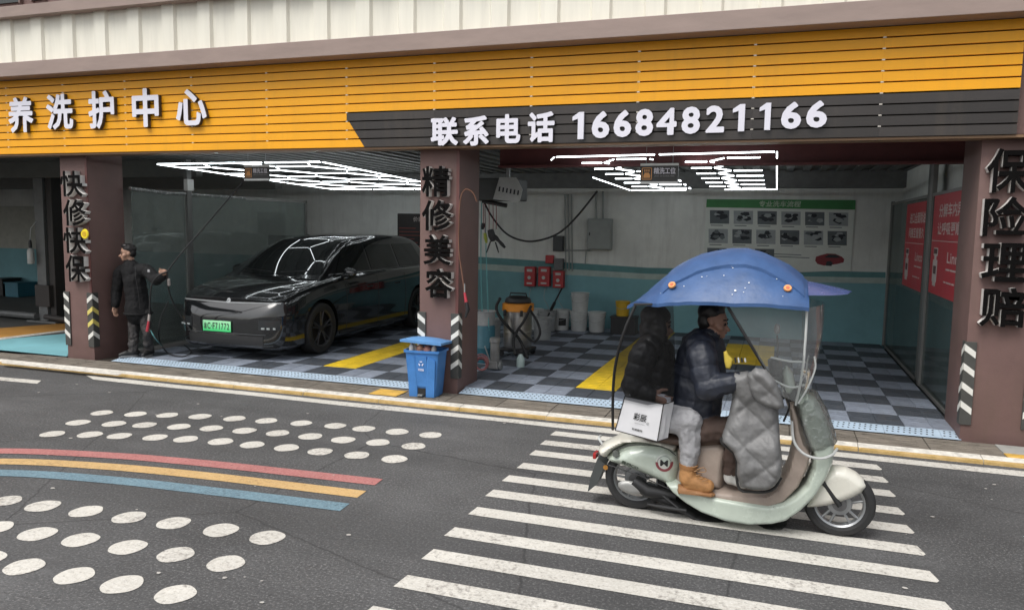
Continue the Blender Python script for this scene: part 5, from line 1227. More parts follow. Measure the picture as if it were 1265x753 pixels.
obj('line', Geo().tube(qb([at(301, 222, Y=8.5), at(292, 234, Y=8.45), at(250, 283, Y=8.3), at(222, 315, Y=8.15), hg], 6), .010, 7), M_rubber, hoseW, 60)
obj('line', Geo().tube(qb([hg, at(196, 340, Y=8.0), at(188, 350, Y=8.0), at(185.5, 366, Y=8.02), at(184.5, 390, Y=8.05)], 6), .010, 7), M_rubber, hoseW, 60)
obj('line', Geo().tube(qb([hg, at(207, 348, Y=8.15), at(209, 360, Y=8.25), at(216, 378, Y=8.4), at(228, 396, Y=8.55), at(238, 412, Y=8.6)], 6), .010, 7), M_rubber, hoseW, 60)
obj('line', Geo().tube(qb([at(208, 372, Y=8.6), at(199, 392, Y=8.6), at(196, 412, Y=8.62), at(199, 424, Z=.10), at(208, 436, Z=.10), at(226, 440, Z=.10), at(236, 434, Z=.10), at(228, 426, Z=.10)], 6), .009, 7), M_rubber, hoseW, 60)
obj('line', Geo().tube(qb([at(186, 408, Y=8.1), at(192, 418, Y=8.2), at(200, 427, Z=.10)], 6), .007, 6), mat('hose_teal', (.12, .35, .36), .4), hoseW, 60)
obj('lance', Geo().tube([at(184.5, 388, Y=8.05), at(183.8, 396, Y=8.05)], .016, 8), mat('lance_pale', (.4, .36, .34), .4), hoseW)
obj('trigger_gun', Geo().tube([at(183.8, 396, Y=8.05), at(181.8, 409, Y=8.05)], [.014, .02], 8), mat('gun_red', (.45, .04, .06), .4), hoseW)
obj('connector', Geo().tube([at(208.5, 345, Y=8.12), at(209, 352, Y=8.16)], .018, 8), mat('lance_pale', (.4, .36, .34), .4), hoseW)

# ------------------------------------------------------------------ scooter
YS = 5.35
M_mint = mat('scooter_mint', (.47, .53, .46), .25, var=.10, scale=4, coat=.6); M_cream = mat('scooter_cream', (.68, .665, .59), .28, var=.08, scale=4, coat=.5)
M_tan = mat('scooter_tan', (.33, .27, .23), .5, var=.18, scale=6); M_seat = mat('seat_brown', (.10, .065, .05), .5, var=.2)
sc_ = thing('covered_scooter', 'mint and cream electric scooter with a blue rain canopy crossing the zebra', 'scooter', (-.15, YS, 0))
def sp(pts, half, f=.8, Y=None): return [(at(u, v, Y=(Y or YS)-half*f).x, at(u, v, Y=(Y or YS)-half*f).z) for u, v in pts]
def panel(name, pts, half, rnd, m, f=.8, res=.011, fn=None, parent=None, Y=None, smooth=50):
    return obj(name, inflate(sp(pts, half, f, Y), half, rnd, res, Y or YS, fn=fn), m, parent or sc_, smooth)
panel('tail_cowl', [(736,556),(741,551),(752,546),(763,540),(790,541),(815,545),(836,551),(834,561),(815,553),(790,549),(772,550),(757,558),(747,568),(739,564)], .155, .05, M_cream)
rear = panel('rear_body', [(745,567),(757,557),(775,549),(795,547),(822,551),(836,561),(840,578),(836,600),(826,603),(808,595),(790,587),(768,579),(752,574)], .165, .09, M_mint)
panel('seat_cowl', [(834,556),(845,545),(890,545),(900,555),(896,580),(892,606),(850,607),(830,600),(836,578)], .135, .05, M_tan)
panel('seat', [(790,543),(800,537),(825,534),(845,536),(875,538),(895,543),(893,552),(850,555),(820,551),(800,547)], .15, .05, M_seat)
panel('floor_board', [(838,597),(862,602),(900,606),(945,609),(960,600),(972,578),(979,550),(977,525),(972,500),(982,498),(990,520),(998,545),(1003,562),(1000,578),(988,602),(970,620),(950,628),(900,622),(860,614)], .172, .025, M_tan)
panel('front_shield', [(985,492),(997,484),(1008,492),(1020,514),(1029,538),(1033,558),(1031,577),(1024,594),(1010,615),(992,632),(972,645),(955,649),(925,650),(895,645),(865,634),(845,622),(828,608),(818,594),(836,593),(858,602),(885,610),(915,615),(948,620),(966,617),(980,610),(994,598),(1002,579),(1003,563),(995,541),(987,519),(981,500)], .195, .035, M_mint, res=.010, fn=lambda x, z, e: (0, 1-.5*max(0, min(1, (x-.12)/.34))**2))
panel('underframe', [(795,600),(830,612),(862,636),(925,652),(975,648),(968,656),(920,659),(862,647),(825,628),(790,612)], .11, .04, M_black)
panel('fender', [(1010,592),(1022,582),(1031,577),(1046,579),(1059,586),(1068,594),(1073,602),(1066,611),(1052,618),(1038,623),(1022,627),(1005,629),(994,629),(1000,612)], .085, .06, M_cream)
def wheel(u, v, r, name='wheel'):
    c_ = at(u, v, Y=YS); c_.z = r
    wh = obj(name, Geo().lathe([(.0, -.05), (.045, -.05), (.05, .05), (0, .05)], c_, 'Y', 20), mat('hub_grey', (.15, .15, .155), .4, metal=.6), sc_, 40)
    obj('tyre', Geo().lathe([(r-.065, -.035), (r-.045, -.05), (r-.015, -.045), (r, -.015), (r+.001, 0), (r, .015), (r-.015, .045), (r-.045, .05), (r-.065, .035), (r-.065, -.035)], c_, 'Y', 48), M_rubber, wh, 40)
    g = Geo(); g.lathe([(r-.064, -.038), (r-.075, -.03), (r-.08, 0), (r-.075, .03), (r-.064, .038), (r-.064, -.038)], c_, 'Y', 44)
    for k in range(5):
        a = k*2*math.pi/5+.4; d_ = Vector((math.cos(a), 0, math.sin(a))); t_ = Vector((-math.sin(a), 0, math.cos(a)))
        for q in (-1, 1): g.tube([c_+d_*.03+t_*.012*q+Vector((0, -.02, 0)), c_+d_*(r-.07)+t_*.03*q+Vector((0, -.012, 0))], [.011, .008], 6)
    g.lathe([(.035, -.03), (.075, -.03), (.08, -.022), (.035, -.022), (.035, -.03)], c_, 'Y', 24)
    obj('rim', g, mat('rim_grey', (.30, .31, .32), .35, metal=.7, var=.1), wh, 40); return c_
cF = wheel(1036, 627, .222); cR = wheel(786, 592, .222)
for k in (-1, 1): obj('fork', Geo().tube([cF+Vector((0, .075*k, 0)), at(1012, 588, Y=YS+.07*k)], .018, 8), M_black, sc_, 40)
obj('swing_arm', Geo().tube([cR+Vector((0, -.085, 0)), at(800, 606, Y=YS-.1), at(835, 612, Y=YS-.08)], [.05, .05, .03], 10), M_black, sc_, 40)
a = at(779, 602, Y=5.23)
obj('motor_cover', inflate([(a.x+.092*math.cos(t)+.0, a.z+.048*math.sin(t)-.10*.092*math.cos(t)) for t in np.linspace(0, 6.283, 25)[:-1]], .02, .03, .012, 5.235), mat('cover_grey', (.33, .33, .32), .4, metal=.4), sc_, 40)
obj('centre_stand', Geo().tube([at(800, 622, Y=5.25), at(822, 626, Y=5.22), at(848, 630, Y=5.22)], [.01, .018, .012], 8).tube([at(812, 606, Y=5.24), at(838, 627, Y=5.22)], .012, 8), M_black, sc_)
q_ = [at(738, 566, Y=YS-.06), at(748, 573, Y=YS-.06), at(738, 597, Y=YS-.06), at(726, 607, Y=YS-.06), at(729, 590, Y=YS-.06)]
obj('mud_flap', Geo().prism(q_, (0, .14, 0)), mat('flap', (.05, .055, .055), .5), sc_)
obj('tail_light', Geo().box(at(736, 561, Y=YS)-Vector((.012, .05, .02)), at(736, 561, Y=YS)+Vector((.012, .05, .02)), bev=.006), mat('tail_red', (.35, .02, .02), .25), sc_)
for seam in ([(757,557),(775,550),(800,549),(822,553),(835,562)], [(752,574),(768,579),(790,587),(808,595),(826,603)]):
    obj('panel_gap', Geo().tube(qb([at(u, v, Y=YS-.16+.02) for u, v in seam], 5), .004, 5), M_black, sc_)
obj('panel_gap', Geo().tube(qb([at(u, v, Y=YS-.188) for u, v in [(955,626),(968,632),(978,640)]], 5), .003, 5), M_black, sc_)
obj('grab_rail', Geo().tube(qb([at(744, 548, Y=YS-.12), at(740, 541, Y=YS-.1), at(742, 538, Y=YS), at(740, 541, Y=YS+.1), at(744, 548, Y=YS+.12)], 5), .009, 8), mat('rail_white', (.5, .52, .51), .35), sc_, 50)
obj('reflector', Geo().lathe([(0, 0), (.018, 0), (.015, .01), (0, .01)], at(748, 577, Y=YS-.09), 'Y', 14), mat('amber', (.35, .16, .03), .3), sc_, 40)
a = at(760.5, 560.5, Y=YS-.155); obj('grab_hole_disc', Geo().lathe([(0, -.012), (.02, -.012), (.024, 0), (.024, .03), (0, .03)], a, 'Y', 16), mat('knob', (.10, .11, .10), .4), sc_, 40)  # no real knob: dark disc painting the shade of the grab hole
# badge and lettering on the rear panel: flat print riding on the curved side
rbm = bmesh.new(); rbm.from_mesh(rear.data); rbv = BVHTree.FromBMesh(rbm); ro = wloc(sc_)
def on_rear(x, z, off=.002):
    h = rbv.ray_cast(Vector((x, 3, z))-ro, Vector((0, 1, 0))); return (h[0]+ro-Vector((0, off, 0))) if h[0] else Vector((x, YS-.16, z))
def drape(me, off=.002, rot=0, c=None):
    for v in me.vertices:
        x, z = v.co.x, v.co.z
        if rot and c is not None:
            dx_, dz_ = x-c[0], z-c[1]; x = c[0]+dx_*math.cos(rot)-dz_*math.sin(rot); z = c[1]+dx_*math.sin(rot)+dz_*math.cos(rot)
        v.co = on_rear(x, z, off)
    return me
bc = at(820.5, 571.5, Y=YS-.16); 
def annulus(r0_, r1_, a0=0, a1=6.2832, off=.002, n=28):
    g = Geo(); t_ = np.linspace(a0, a1, n); g.grid([[on_rear(bc.x+r*math.cos(t), bc.z+r*math.sin(t), off) for t in t_] for r in (r0_, r1_)]); return g
obj('badge', annulus(.0005, .058, off=.002), mat('badge_white', (.55, .56, .52), .4), sc_, recalc=False)
obj('badge_print', annulus(.040, .058, math.pi*.98, 2.06*math.pi, .0035), mat('badge_red', (.22, .05, .06), .4), sc_, recalc=False)
obj('badge_print', annulus(.044, .047, 0, math.pi, .0035), M_grey, sc_, recalc=False)
obj('badge_print', drape(text('M', bc.x-.026, bc.x+.026, bc.z-.020, bc.z+.022, 5, 0, .02, keep=False), .004), M_black, sc_, recalc=False)
a = at(768, 569, Y=YS-.16); b = at(788, 574, Y=YS-.16)
obj('model_lettering', drape(text('曼四CO', a.x, b.x+.01, a.z-.022, a.z+.008, 5, 0, .03), .003, -.28, (a.x, a.z)), mat('letter_dark', (.06, .08, .06), .5), sc_, recalc=False)
rbm.free()
# handlebar, dash, mirror, basket rails
obj('steering_column', Geo().tube([at(990, 520, Y=YS), at(972, 470, Y=YS)], .05, 10), M_black, sc_, 40)
obj('handlebar', Geo().tube(qb([at(945, 462, Y=5.06), at(955, 468, Y=5.18), at(968, 465, Y=5.35), at(955, 468, Y=5.52), at(945, 462, Y=5.64)], 5), .016, 8), M_black, sc_, 40)
panel('dash', [(948,446),(958,441),(966,450),(968,470),(960,478),(950,470)], .10, .05, M_black)
panel('headlamp_shell', [(965,462),(972,452),(980,462),(984,480),(976,490),(966,486)], .10, .05, M_mint)
obj('mirror_stem', Geo().tube([at(960, 447, Y=5.12), at(961, 428, Y=5.08), at(960, 414, Y=5.05)], .006, 6), M_black, sc_)
obj('mirror', Geo().lathe([(0, -.01), (.03, -.01), (.034, 0), (.03, .01), (0, .01)], at(960, 406, Y=5.05), (1, .3, 0), 20), M_grey, sc_, 40)
for (ps, r_) in (([(952,441),(975,446),(996,447)], .007), ([(950,466),(975,478),(994,475)], .007), ([(1006,440),(1007,455),(998,478),(986,498)], .006)):
    obj('rail', Geo().tube(qb([at(u, v, Y=5.06) for u, v in ps], 5), r_, 7), mat('rail_white', (.5, .52, .51), .35), sc_, 40)
obj('brake_cable', Geo().tube(qb([at(968, 478, Y=5.1), at(975, 500, Y=5.1), at(968, 520, Y=5.15)], 5), .006, 6), M_black, sc_)
# canopy frame
YN, YFR = 4.97, 5.74
for yy in (YN, YFR):
    obj('frame_bar', Geo().tube(qb([at(898, 377, Y=yy), at(930, 430, Y=yy), at(968, 492, Y=yy+(.1 if yy < 5.3 else -.1))], 4), .010, 7), M_black, sc_, 50)
    obj('frame_bar', Geo().tube(qb([at(785, 377, Y=yy), at(770, 412, Y=yy), at(760, 452, Y=yy+(.05 if yy < 5.3 else -.05)), at(757, 490, Y=yy+(.1 if yy < 5.3 else -.1)), at(757, 530, Y=YS-(.12 if yy < 5.3 else -.12))], 4), .010, 7), M_black, sc_, 50)
    obj('frame_bar', Geo().tube([at(783, 376, Y=yy), at(890, 374.5, Y=yy), at(998, 379, Y=yy)], .008, 7), M_black, sc_, 50)
    obj('screen_edge', Geo().tube(qb([at(997, 380, Y=yy), at(995, 420, Y=yy), at(991, 462, Y=yy+(.03 if yy < 5.3 else -.03)), at(983, 500, Y=yy+(.1 if yy < 5.3 else -.1))], 4), .008, 7), mat('rail_white', (.5, .52, .51), .35), sc_, 50)
# clear film: side wing, bulging front screen, lower apron, smoked rear curtain
f1 = [at(u, v, Y=YN+.003) for u, v in [(898, 378), (930, 430), (966, 489), (984, 497), (991, 462), (995, 420), (997, 380)]]
obj('side_film', Geo().add(f1, [(0, 1, 5, 6), (1, 2, 3, 4), (1, 4, 5)]), M_film, sc_, recalc=False)
rows = []
for j in range(11):
    t = j/10; v = 380+t*118; u = ip([380, 420, 462, 500], [997, 995, 991, 983], v); row = []
    for i in range(13):
        s2 = -1+2*i/12; y = YS+s2*(.37-.1*max(0, (t-.7)/.3)); p = at(u, v, Y=YN); row.append((p.x+.12*(1-s2*s2)*(1-.2*t)+.006*math.sin(7*t+4*s2), y, p.z))
    rows.append(row)
obj('windscreen', Geo().grid(rows), M_film, sc_, 180, recalc=False)
panel('apron_film', [(979,497),(990,487),(1000,484),(1012,491),(1024,512),(1034,540),(1037,554),(1022,564),(1002,565),(986,553),(980,530)], .222, .08, M_apron, fn=lambda x, z, e: (0, 1-.45*max(0, min(1, (x-.12)/.34))**2))
obj('apron_piping', Geo().tube(qb([at(978, 520, Y=YS-.22), at(981, 545, Y=YS-.225), at(993, 560, Y=YS-.225), at(1012, 566, Y=YS-.20), at(1027, 562, Y=YS-.15), at(1034, 554, Y=YS-.05)], 5), .009, 7), M_wb, sc_, 50)
f1 = [at(u, v, Y=YN+.003) for u, v in [(785, 378), (771, 412), (761, 452), (758, 490), (800, 500), (832, 495), (834, 440), (832, 377)]]
obj('rear_curtain', Geo().add(f1, [(0, 1, 6, 7), (1, 2, 5, 6), (2, 3, 4, 5)]), M_darkfilm, sc_, recalc=False)
# canopy
M_can = mat('canopy_blue', (.038, .092, .225), .42, var=.2, scale=5, bump=.8, bscale=7)
ST = [(772,375,375),(782,370,375),(800,354,374.5),(815,342,374),(830,331,373.5),(860,318,373),(900,311,373),(930,312,374),(965,325,376),(985,337,377.5),(999,348,379)]
_st = qb([Vector(q) for q in ST], 4); ST = [(q.x, q.y, q.z) for q in _st]
def can_rows(off, smax, lo, hi, k=0):
    rows = []
    for (u, vt, ve) in ST:
        T = at(u, vt, Y=YS-.05); E = at(u, ve, Y=4.93); zt, ze = T.z, min(E.z, T.z-.004); x = (T.x+E.x)/2; row = []
        fu = (u-772)/227
        for i in range(25):
            s2 = -smax+2*smax*i/24; a_ = abs(s2); wdt = .43*min(1, .35+fu*3.2)
            sag = .004*math.sin(6*fu*math.pi)*a_**2+.010*noise.noise(Vector((fu*9, s2*3, 2)))+.006*noise.noise(Vector((fu*5+s2*6, s2*9, 7)))-.010*abs(noise.noise(Vector((fu*7-s2*2.5, s2*3.5+fu*3, 11))))
            row.append((x-.0*a_, YS+s2*wdt, zt-(zt-ze)*a_**2.1+off+sag*(1 if fu > .08 else .2)))
        rows.append(row)
    return rows[lo:hi]
r_ = can_rows(0, 1, 0, 99); g = Geo(); g.grid(r_); g.grid([[(p[0], p[1], p[2]-.006) for p in r] for r in r_])
obj('canopy', g, M_can, sc_, 180, recalc=False)
# scalloped hem
g = Geo()
for yy in (0, -1):
    e = [Vector(r[yy]) for r in r_]; g.grid([e, [p-Vector((0, 0, .022)) for p in e]])
obj('canopy_hem', g, M_can, sc_, 180, recalc=False)
rows = []
U = [822, 828, 836, 848, 862, 880, 900, 920, 940, 958, 975, 988, 993]
for u in U:
    k = float(np.interp(u, [s[0] for s in ST], range(len(ST)))); i0 = int(k); f_ = k-i0; A = can_rows(.0, 1, 0, 99); a_, b_ = A[i0], A[min(i0+1, len(A)-1)]
    bell = max(.05, math.sin(math.pi*(u-820)/(995-820)))**.45; row = []; sm = .93-.36*bell
    for s2 in np.linspace(-sm, sm, 17):
        kk = (s2+1)/2*24; j0 = int(kk); g_ = kk-j0; pt = lambda R: Vector(R[j0]).lerp(Vector(R[min(24, j0+1)]), g_)
        p = pt(a_).lerp(pt(b_), f_); row.append(p+Vector((0, 0, .006+.018*bell)))
    rows.append(row)
g = Geo(); g.grid(rows); edge = [r[0] for r in rows]; g.grid([edge, [p-Vector((0, 0, .03)) for p in edge]]); edge = [r[-1] for r in rows]; g.grid([edge, [p-Vector((0, 0, .03)) for p in edge]])
obj('canopy_vent', g, M_can, sc_, 180, recalc=False)
# visor
rows = []
for j, t in enumerate(np.linspace(0, 1, 8)):
    u = 997+55*t; vt = 347+12.5*t**1.1; vb = 364+.5*t; row = []
    T = at(u, vt, Y=YS); Bm = at(u, vb, Y=YS-.3)
    for s2 in np.linspace(-1, 1, 13):
        row.append((T.x, YS+s2*.34*math.sqrt(max(0, 1-t**3))+.0, T.z-(T.z-Bm.z)*abs(s2)**2))
    rows.append(row)
obj('visor', Geo().grid(rows), mat('visor_blue', (.07, .10, .24), .25, var=.1), sc_, 180, recalc=False)
for (u, v) in ((831, 353), (973, 357)):
    p = at(u, v, Y=5.05); t_ = None
    g = Geo(); g.lathe([(0, .003), (.022, .003), (.025, -.006), (0, -.006)], p+Vector((0, -.047, .012)), (.05 if u > 900 else -.25, -.75, .65), 20)
    obj('canopy_button', g, mat('button_orange', (.75, .32, .10), .4), sc_, 40)
    obj('button_centre', Geo().lathe([(0, .0045), (.011, .0045), (.012, .003), (0, .003)], p+Vector((0, -.047, .012)), (.05 if u > 900 else -.25, -.75, .65), 12), mat('button_red', (.55, .12, .05), .4), sc_, 40)
g = Geo(); cb = bmesh.new(); me = bpy.data.meshes.new('t'); g2 = Geo(); g2.grid(r_); me.from_pydata([tuple(v) for v in g2.v], [], g2.f); cb.from_mesh(me); cbv = BVHTree.FromBMesh(cb)
for k in range(46):
    x_ = random.uniform(r_[8][0][0], r_[-1][0][0]); y_ = random.uniform(4.95, 5.5); h = cbv.ray_cast(Vector((x_, y_, 4)), Vector((0, 0, -1)))
    if h[0]:
        r__ = random.uniform(.002, .006)*(2 if k < 3 else 1); n_ = h[1] if h[1].z > 0 else -h[1]; ta = n_.orthogonal().normalized(); tb = n_.cross(ta); c_ = h[0]+n_*(.006 if k < 40 else .008)
        g.add([c_+ta*r__*random.uniform(.5, 1.3)*math.cos(t)+tb*r__*math.sin(t) for t in np.linspace(0, 6.28, 7)[:-1]], [tuple(range(6))])
stuff(obj('canopy_speck', g, mat('speck_white', (.7, .72, .75), .4), sc_, recalc=False)); cb.free()
# ------------------------------------------------------------------ riders
M_navy = mat('puffer_navy', (.016, .020, .032), .5, var=.25, scale=12, bump=.25, bscale=60); M_blk = mat('puffer_black', (.008, .008, .009), .45, var=.3, scale=12, bump=.3, bscale=40)
M_jog = mat('joggers_grey', (.34, .34, .355), .9, var=.12, scale=30, bump=.5, bscale=160); M_boot = mat('boot_tan', (.40, .20, .075), .7, var=.2, scale=25, bump=.3); M_brp = mat('trousers_brown', (.06, .038, .03), .8)
M_sole = mat('boot_sole', (.28, .14, .06), .7)
def A(u, v, y): return at(u, v, Y=y)
drv = thing('person', 'scooter rider in a dark navy puffer jacket facing right under the canopy', 'person', A(860, 545, YS))
P = []; hc = A(882, 394, YS); fd = Vector((.93, -.12, -.32))
headprims(P, hc, fd, 0)
P += [dict(a=A(868, 432, 5.36), b=A(862, 470, 5.36), ra=.165, rb=.19, m=1, q=.11, amp=.008), dict(a=A(862, 470, 5.36), b=A(856, 520, 5.36), ra=.19, rb=.185, m=1, q=.11, amp=.008), dict(a=A(856, 520, 5.36), b=A(878, 532, 5.36), ra=.16, rb=.12, m=1, q=.1, amp=.01),
      dict(a=A(864, 428, 5.20), b=A(864, 428, 5.52), ra=.105, rb=.105, m=1), dict(a=A(876, 416, YS), b=A(874, 424, YS), ra=.085, rb=.10, m=1),
      dict(a=A(866, 436, 5.14), b=A(874, 478, 5.07), ra=.105, rb=.09, m=1, q=.10, amp=.008), dict(a=A(874, 478, 5.07), b=A(912, 470, 5.04), ra=.09, rb=.06, m=1, q=.10, amp=.007),
      dict(a=A(866, 436, 5.56), b=A(874, 478, 5.63), ra=.105, rb=.09, m=1, q=.10, amp=.008), dict(a=A(874, 478, 5.63), b=A(920, 468, 5.62), ra=.09, rb=.06, m=1, q=.10, amp=.007)]
for y in (5.24, 5.48):
    P += [dict(a=A(858, 532, y), b=A(912, 528, y-.02), ra=.10, rb=.08, m=2, wr=.01), dict(a=A(912, 528, y-.02), b=A(903, 580, y), ra=.078, rb=.055, m=2, wr=.01),
          dict(a=A(902, 590, y), b=A(918, 597, y), ra=.04, rb=.035, m=3, wr=0), dict(a=A(902, 590, y), b=A(903, 580, y), ra=.045, rb=.05, m=3, wr=0)]
for y, sd2 in ((5.04, 1), (5.62, -1)): hand(P, A(914, 469.5, y), (1, 0, -.05), (0, 0, 1), (0, sd2, 0), 0, 1.0)
obj('body', blob(P, .0085, smooth=2), [M_skin2, M_navy, M_brp, mat('trainer_white', (.5, .5, .48), .5)], drv, recalc=False, smooth=180)
face(drv, hc, fd)
fh = Vector((fd.x, fd.y, 0)).normalized(); s_ = fh.cross(u_).normalized(); Rm = Matrix((s_, fh, u_)).transposed()
obj('hair', blob([dict(a=hc+u_*.05-fh*.02, s=(.087, .093, .080), R=Rm, m=0, wr=.006), dict(a=hc-fh*.05-u_*.01, s=(.078, .058, .075), R=Rm, m=0, wr=.006), dict(a=hc+u_*.09+fh*.03, s=(.06, .05, .03), R=Rm, m=0, wr=.006)], .007, smooth=2), M_hair, drv, recalc=False, smooth=180)

pas = thing('person', 'passenger in a black puffer, grey joggers and tan boots on the scooter', 'person', A(810, 540, YS))
P = []; hc = A(812, 398, YS); fd = Vector((.97, .05, -.25)); headprims(P, hc, fd, 0)
P += [dict(a=A(808, 436, 5.36), b=A(800, 470, 5.36), ra=.155, rb=.17, m=1, q=.10, amp=.012), dict(a=A(800, 470, 5.36), b=A(804, 512, 5.36), ra=.17, rb=.175, m=1, q=.10, amp=.012),
      dict(a=A(803, 430, 5.22), b=A(803, 430, 5.50), ra=.10, rb=.10, m=1), dict(a=A(810, 418, YS), b=A(808, 426, YS), ra=.085, rb=.10, m=1),
      dict(a=A(796, 436, 5.15), b=A(783, 476, 5.10), ra=.10, rb=.085, m=1, q=.09, amp=.010), dict(a=A(783, 476, 5.10), b=A(804, 488, 5.06), ra=.085, rb=.055, m=1, q=.075, amp=.014),
      dict(a=A(796, 436, 5.57), b=A(800, 478, 5.62), ra=.10, rb=.085, m=1, q=.09, amp=.010), dict(a=A(800, 478, 5.62), b=A(835, 478, 5.58), ra=.085, rb=.055, m=1, q=.075, amp=.014)]
hand(P, A(805, 488, 5.055), (.9, -.1, -.3), (0, -1, .3), (.2, 0, 1), 0, 1.0); hand(P, A(836, 478, 5.58), (1, -.2, 0), (0, 1, 0), (0, 0, 1), 0, .8)
for y, m_ in ((5.17, 2), (5.53, 2)):
    P += [dict(a=A(812, 515, y+.04), b=A(851, 520, y), ra=.105, rb=.094, m=2, wr=.010), dict(a=A(851, 520, y), b=A(852, 560, y), ra=.090, rb=.066, m=2, wr=.012), dict(a=A(852, 560, y), b=A(850.5, 571, y), ra=.064, rb=.056, m=2, wr=.006, q=.02, amp=.004),
          dict(a=A(850, 574, y), b=A(849, 590, y), ra=.056, rb=.056, m=3, wr=.003), dict(a=A(849, 591, y), b=A(874, 599.5, y), ra=.052, rb=.046, m=3, wr=.003), dict(a=A(850, 598, y), b=A(872, 603, y), ra=.04, rb=.036, m=3, wr=0)]
obj('body', blob(P, .0085, smooth=2), [M_skin2, M_blk, M_jog, M_boot], pas, recalc=False, smooth=180)
face(pas, hc, fd)
fh = Vector((fd.x, fd.y, 0)).normalized(); s_ = fh.cross(u_).normalized(); Rm = Matrix((s_, fh, u_)).transposed()
obj('hair', blob([dict(a=hc+u_*.04-fh*.015, s=(.094, .105, .092), R=Rm, m=0, wr=.008), dict(a=hc-fh*.05-u_*.05, s=(.088, .075, .12), R=Rm, m=0, wr=.010), dict(a=hc-fh*.06-u_*.15, s=(.085, .06, .11), R=Rm, m=0, wr=.012), dict(a=hc-s_*.075+fh*.02-u_*.05, s=(.03, .055, .11), R=Rm, m=0, wr=.01), dict(a=hc+s_*.075+fh*.02-u_*.05, s=(.03, .055, .11), R=Rm, m=0, wr=.01)], .008, smooth=2), M_hair, pas, recalc=False, smooth=180)
for y in (5.17, 5.53):
    pts = sp([(836,604),(838,597),(862,603),(880,607),(884,610),(882,613),(860,611),(838,609)], .05, 1, y+.05)
    obj('boot_sole', inflate(pts, .052, .02, .012, y), M_sole, pas, 40)
    g = Geo()
    for k, (u, v) in enumerate([(858, 577), (860, 582), (862, 587), (866, 591), (870, 594)]):
        p = A(u, v, y-.045); g.tube([p+Vector((-.012, -.012, .003)), p+Vector((.012, -.004, .010)), p+Vector((.022, .02, .006))], .0035, 5)
    g.tube(qb([A(860, 580, y-.055), A(869, 577, y-.065), A(872, 582, y-.06), A(862, 583, y-.055)], 4), .003, 5)
    stuff(obj('boot_lace', g, mat('lace', (.30, .17, .08), .7), pas))
    g = Geo(); 
    obj('boot_cuff', Geo().tube([A(850.5, 573, y), A(850.2, 577.5, y)], [.062, .060], 16), mat('cuff_dark', (.30, .14, .05), .7), pas, 40)
# ------------------------------------------------------------------ carrier bag
bag = thing('paper_bag', 'white paper carrier bag with black edges and brush lettering held at the passenger', 'bag', A(790, 520, 5.02))
YB = 4.99
c4 = [A(772, 489, YB), A(819.5, 499, YB), A(812, 545, YB), A(760, 531, YB)]; back = Vector((.055, .10, .004))
g = Geo(); c8 = c4+[p+back for p in c4]
M_bag = mat('bag_white', (.66, .66, .68), .5, var=.05, scale=4, bump=.3, bscale=9)
def bl2(q, a_, b_): return q[0].lerp(q[1], a_).lerp(q[3].lerp(q[2], a_), b_)
def facegrid(q, n=10, amp=.004):
    rows = []
    nn = (q[1]-q[0]).cross(q[3]-q[0]).normalized()
    for j in range(n+1):
        rows.append([bl2(q, i/n, j/n)+nn*amp*noise.noise(Vector((i*.45, j*.45, q[0].y)))*math.sin(math.pi*i/n)*math.sin(math.pi*j/n)*2 for i in range(n+1)])
    return rows
g.grid(facegrid(c4)); g.grid(facegrid([c8[1], c8[5], c8[6], c8[2]], 8, .012)); g.grid(facegrid([c8[5], c8[4], c8[7], c8[6]])); g.grid(facegrid([c8[4], c8[0], c8[3], c8[7]])); g.quad(c8[3], c8[2], c8[6], c8[7])
obj('body', g, M_bag, bag, 60)
g = Geo()
for a_, b_ in ((0, 1), (1, 2), (2, 3), (3, 0), (1, 5), (2, 6)): g.tube([c8[a_], c8[b_]], .0035, 5)
obj('edging', g, M_black, bag)
for (a0, a1, h) in ((.0, .24, .028), (.33, .58, .032), (.68, 1.0, .042)):
    p0 = c4[0].lerp(c4[1], a0)+back*.4; p1 = c4[0].lerp(c4[1], a1)+back*.4; up_ = Vector((0, 0, h))
    obj('tissue', Geo().prism([p0, p1, p1+up_*.7, (p0+p1)/2+up_*1.05, p0+up_], back*.3), mat('tissue_white', (.7, .7, .74), .6), bag)
def on_bag(s, a0, a1, b0, b1, bold=.01):
    me = text(s, 0, 1, 0, 1, 0, 0, bold); nn = (c4[1]-c4[0]).cross(c4[3]-c4[0]).normalized(); nn = nn if nn.y < 0 else -nn
    for v in me.vertices: v.co = bl2(c4, a0+(a1-a0)*v.co.x, b1+(b0-b1)*v.co.z)+nn*.006
    return me
obj('print', on_bag('彩辰', .34, .66, .38, .58, .012), M_black, bag, recalc=False)
obj('print', on_bag('印', .68, .735, .56, .64, .01), M_grey, bag, recalc=False); obj('print', on_bag('SHANCHEN', .40, .64, .64, .665), M_grey, bag, recalc=False)
obj('print', on_bag('彩辰服饰', .37, .62, .80, .86, .02), M_black, bag, recalc=False)
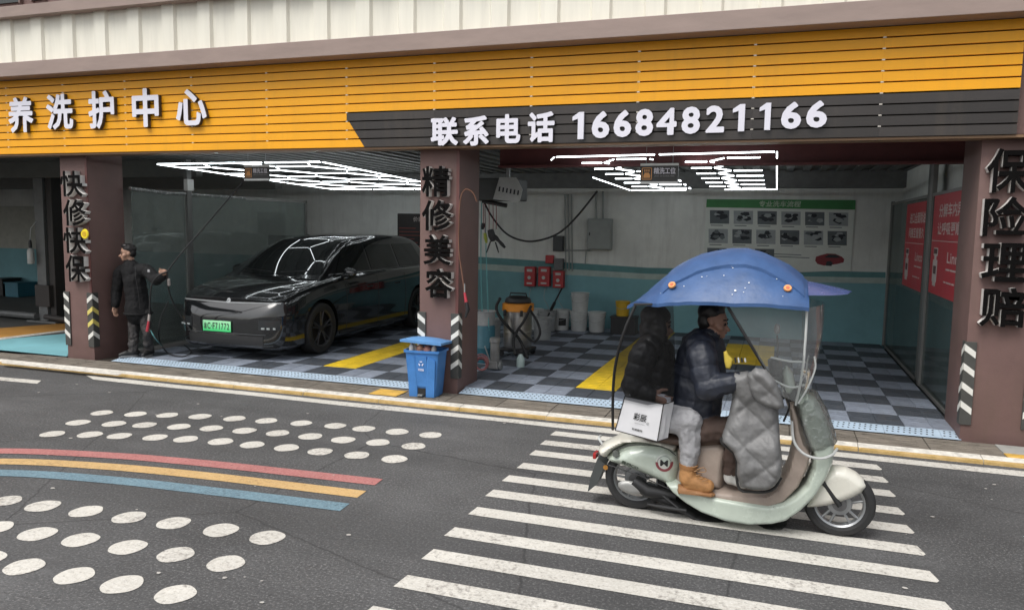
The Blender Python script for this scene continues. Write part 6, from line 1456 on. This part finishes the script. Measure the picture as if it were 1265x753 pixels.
# ------------------------------------------------------------------ quilted rain blanket and muff
M_qui = mat('quilt_grey', (.155, .155, .155), .5, var=.15, scale=8, bump=.5, bscale=30); M_pip = mat('quilt_piping', (.02, .02, .02), .6)
bk = thing('quilted_apron', 'grey quilted wind apron hanging over the scooter handlebar and the rider\'s knees', 'apron', A(930, 530, 5.1))
def cvt(pts): return [(880+x/3.012, 430+y/3.012) for x, y in pts]
def quil(x, z, e):
    a_, b_ = (x*.9+z)/.125, (x*.9-z)/.125
    k = min(abs(math.sin(a_*math.pi/2)), abs(math.sin(b_*math.pi/2)))
    w_ = noise.noise(Vector((x*9, z*9, 1))); w2 = noise.noise(Vector((x*45+z*20, z*28, 4))); w3 = abs(noise.noise(Vector((x*16+z*9, z*14-x*6, 9))))
    return (.02*w_+.03*math.sin(z*9)-.016*min(1, e*1.5)*(k**.45)+(.003*w2-.007*w3)*min(1, e*2), .86+.14*(k**.5))
o1 = cvt([(62,118),(80,95),(130,88),(170,110),(215,165),(245,225),(248,290),(252,350),(262,430),(256,480),(232,518),(200,533),(150,533),(102,524),(90,470),(92,425),(77,388),(36,352),(34,330),(60,252),(72,190),(66,150)])
pts = [(at(u, v, Y=5.0).x, at(u, v, Y=5.0).z) for u, v in o1]
obj('quilt', inflate(pts, .055, .045, .010, 5.05, fn=quil), M_qui, bk, 180)
edge = [A(*p, 5.06) for p in o1[9:19]]; obj('piping', Geo().tube(qb(edge, 4), .009, 6), M_pip, bk, 60)
o2 = cvt([(128,100),(160,72),(200,80),(235,120),(262,190),(268,225),(245,235),(200,225),(160,200),(135,150)])
pts = [(at(u, v, Y=4.96).x, at(u, v, Y=4.96).z) for u, v in o2]
obj('muff', inflate(pts, .06, .05, .010, 4.99, fn=quil), mat('quilt_light', (.18, .18, .18), .48, var=.12, scale=8, bump=.4, bscale=30), bk, 180)
# yellow plush trim on the far handle
ys_ = thing('yellow_glove', 'small yellow and white cloth tucked at the top of the grey apron', 'cloth', A(898, 445, 5.1))
o3 = [(894,434),(898,432),(901,438),(906,443),(905,449),(902,455),(897,454),(895,446)]
obj('cloth', inflate([(at(u, v, Y=5.02).x, at(u, v, Y=5.02).z) for u, v in o3], .018, .012, .006, 5.0), mat('cloth_yellow', (.48, .36, .05), .8, var=.2, scale=20), ys_, 60)
for k in range(4): obj('stripe', Geo().tube([A(908+k*4, 441+k*.4, 5.0), A(909+k*4, 448-k*.4, 5.0)], .006, 7), M_wb if k % 2 else M_black, ys_, 60)
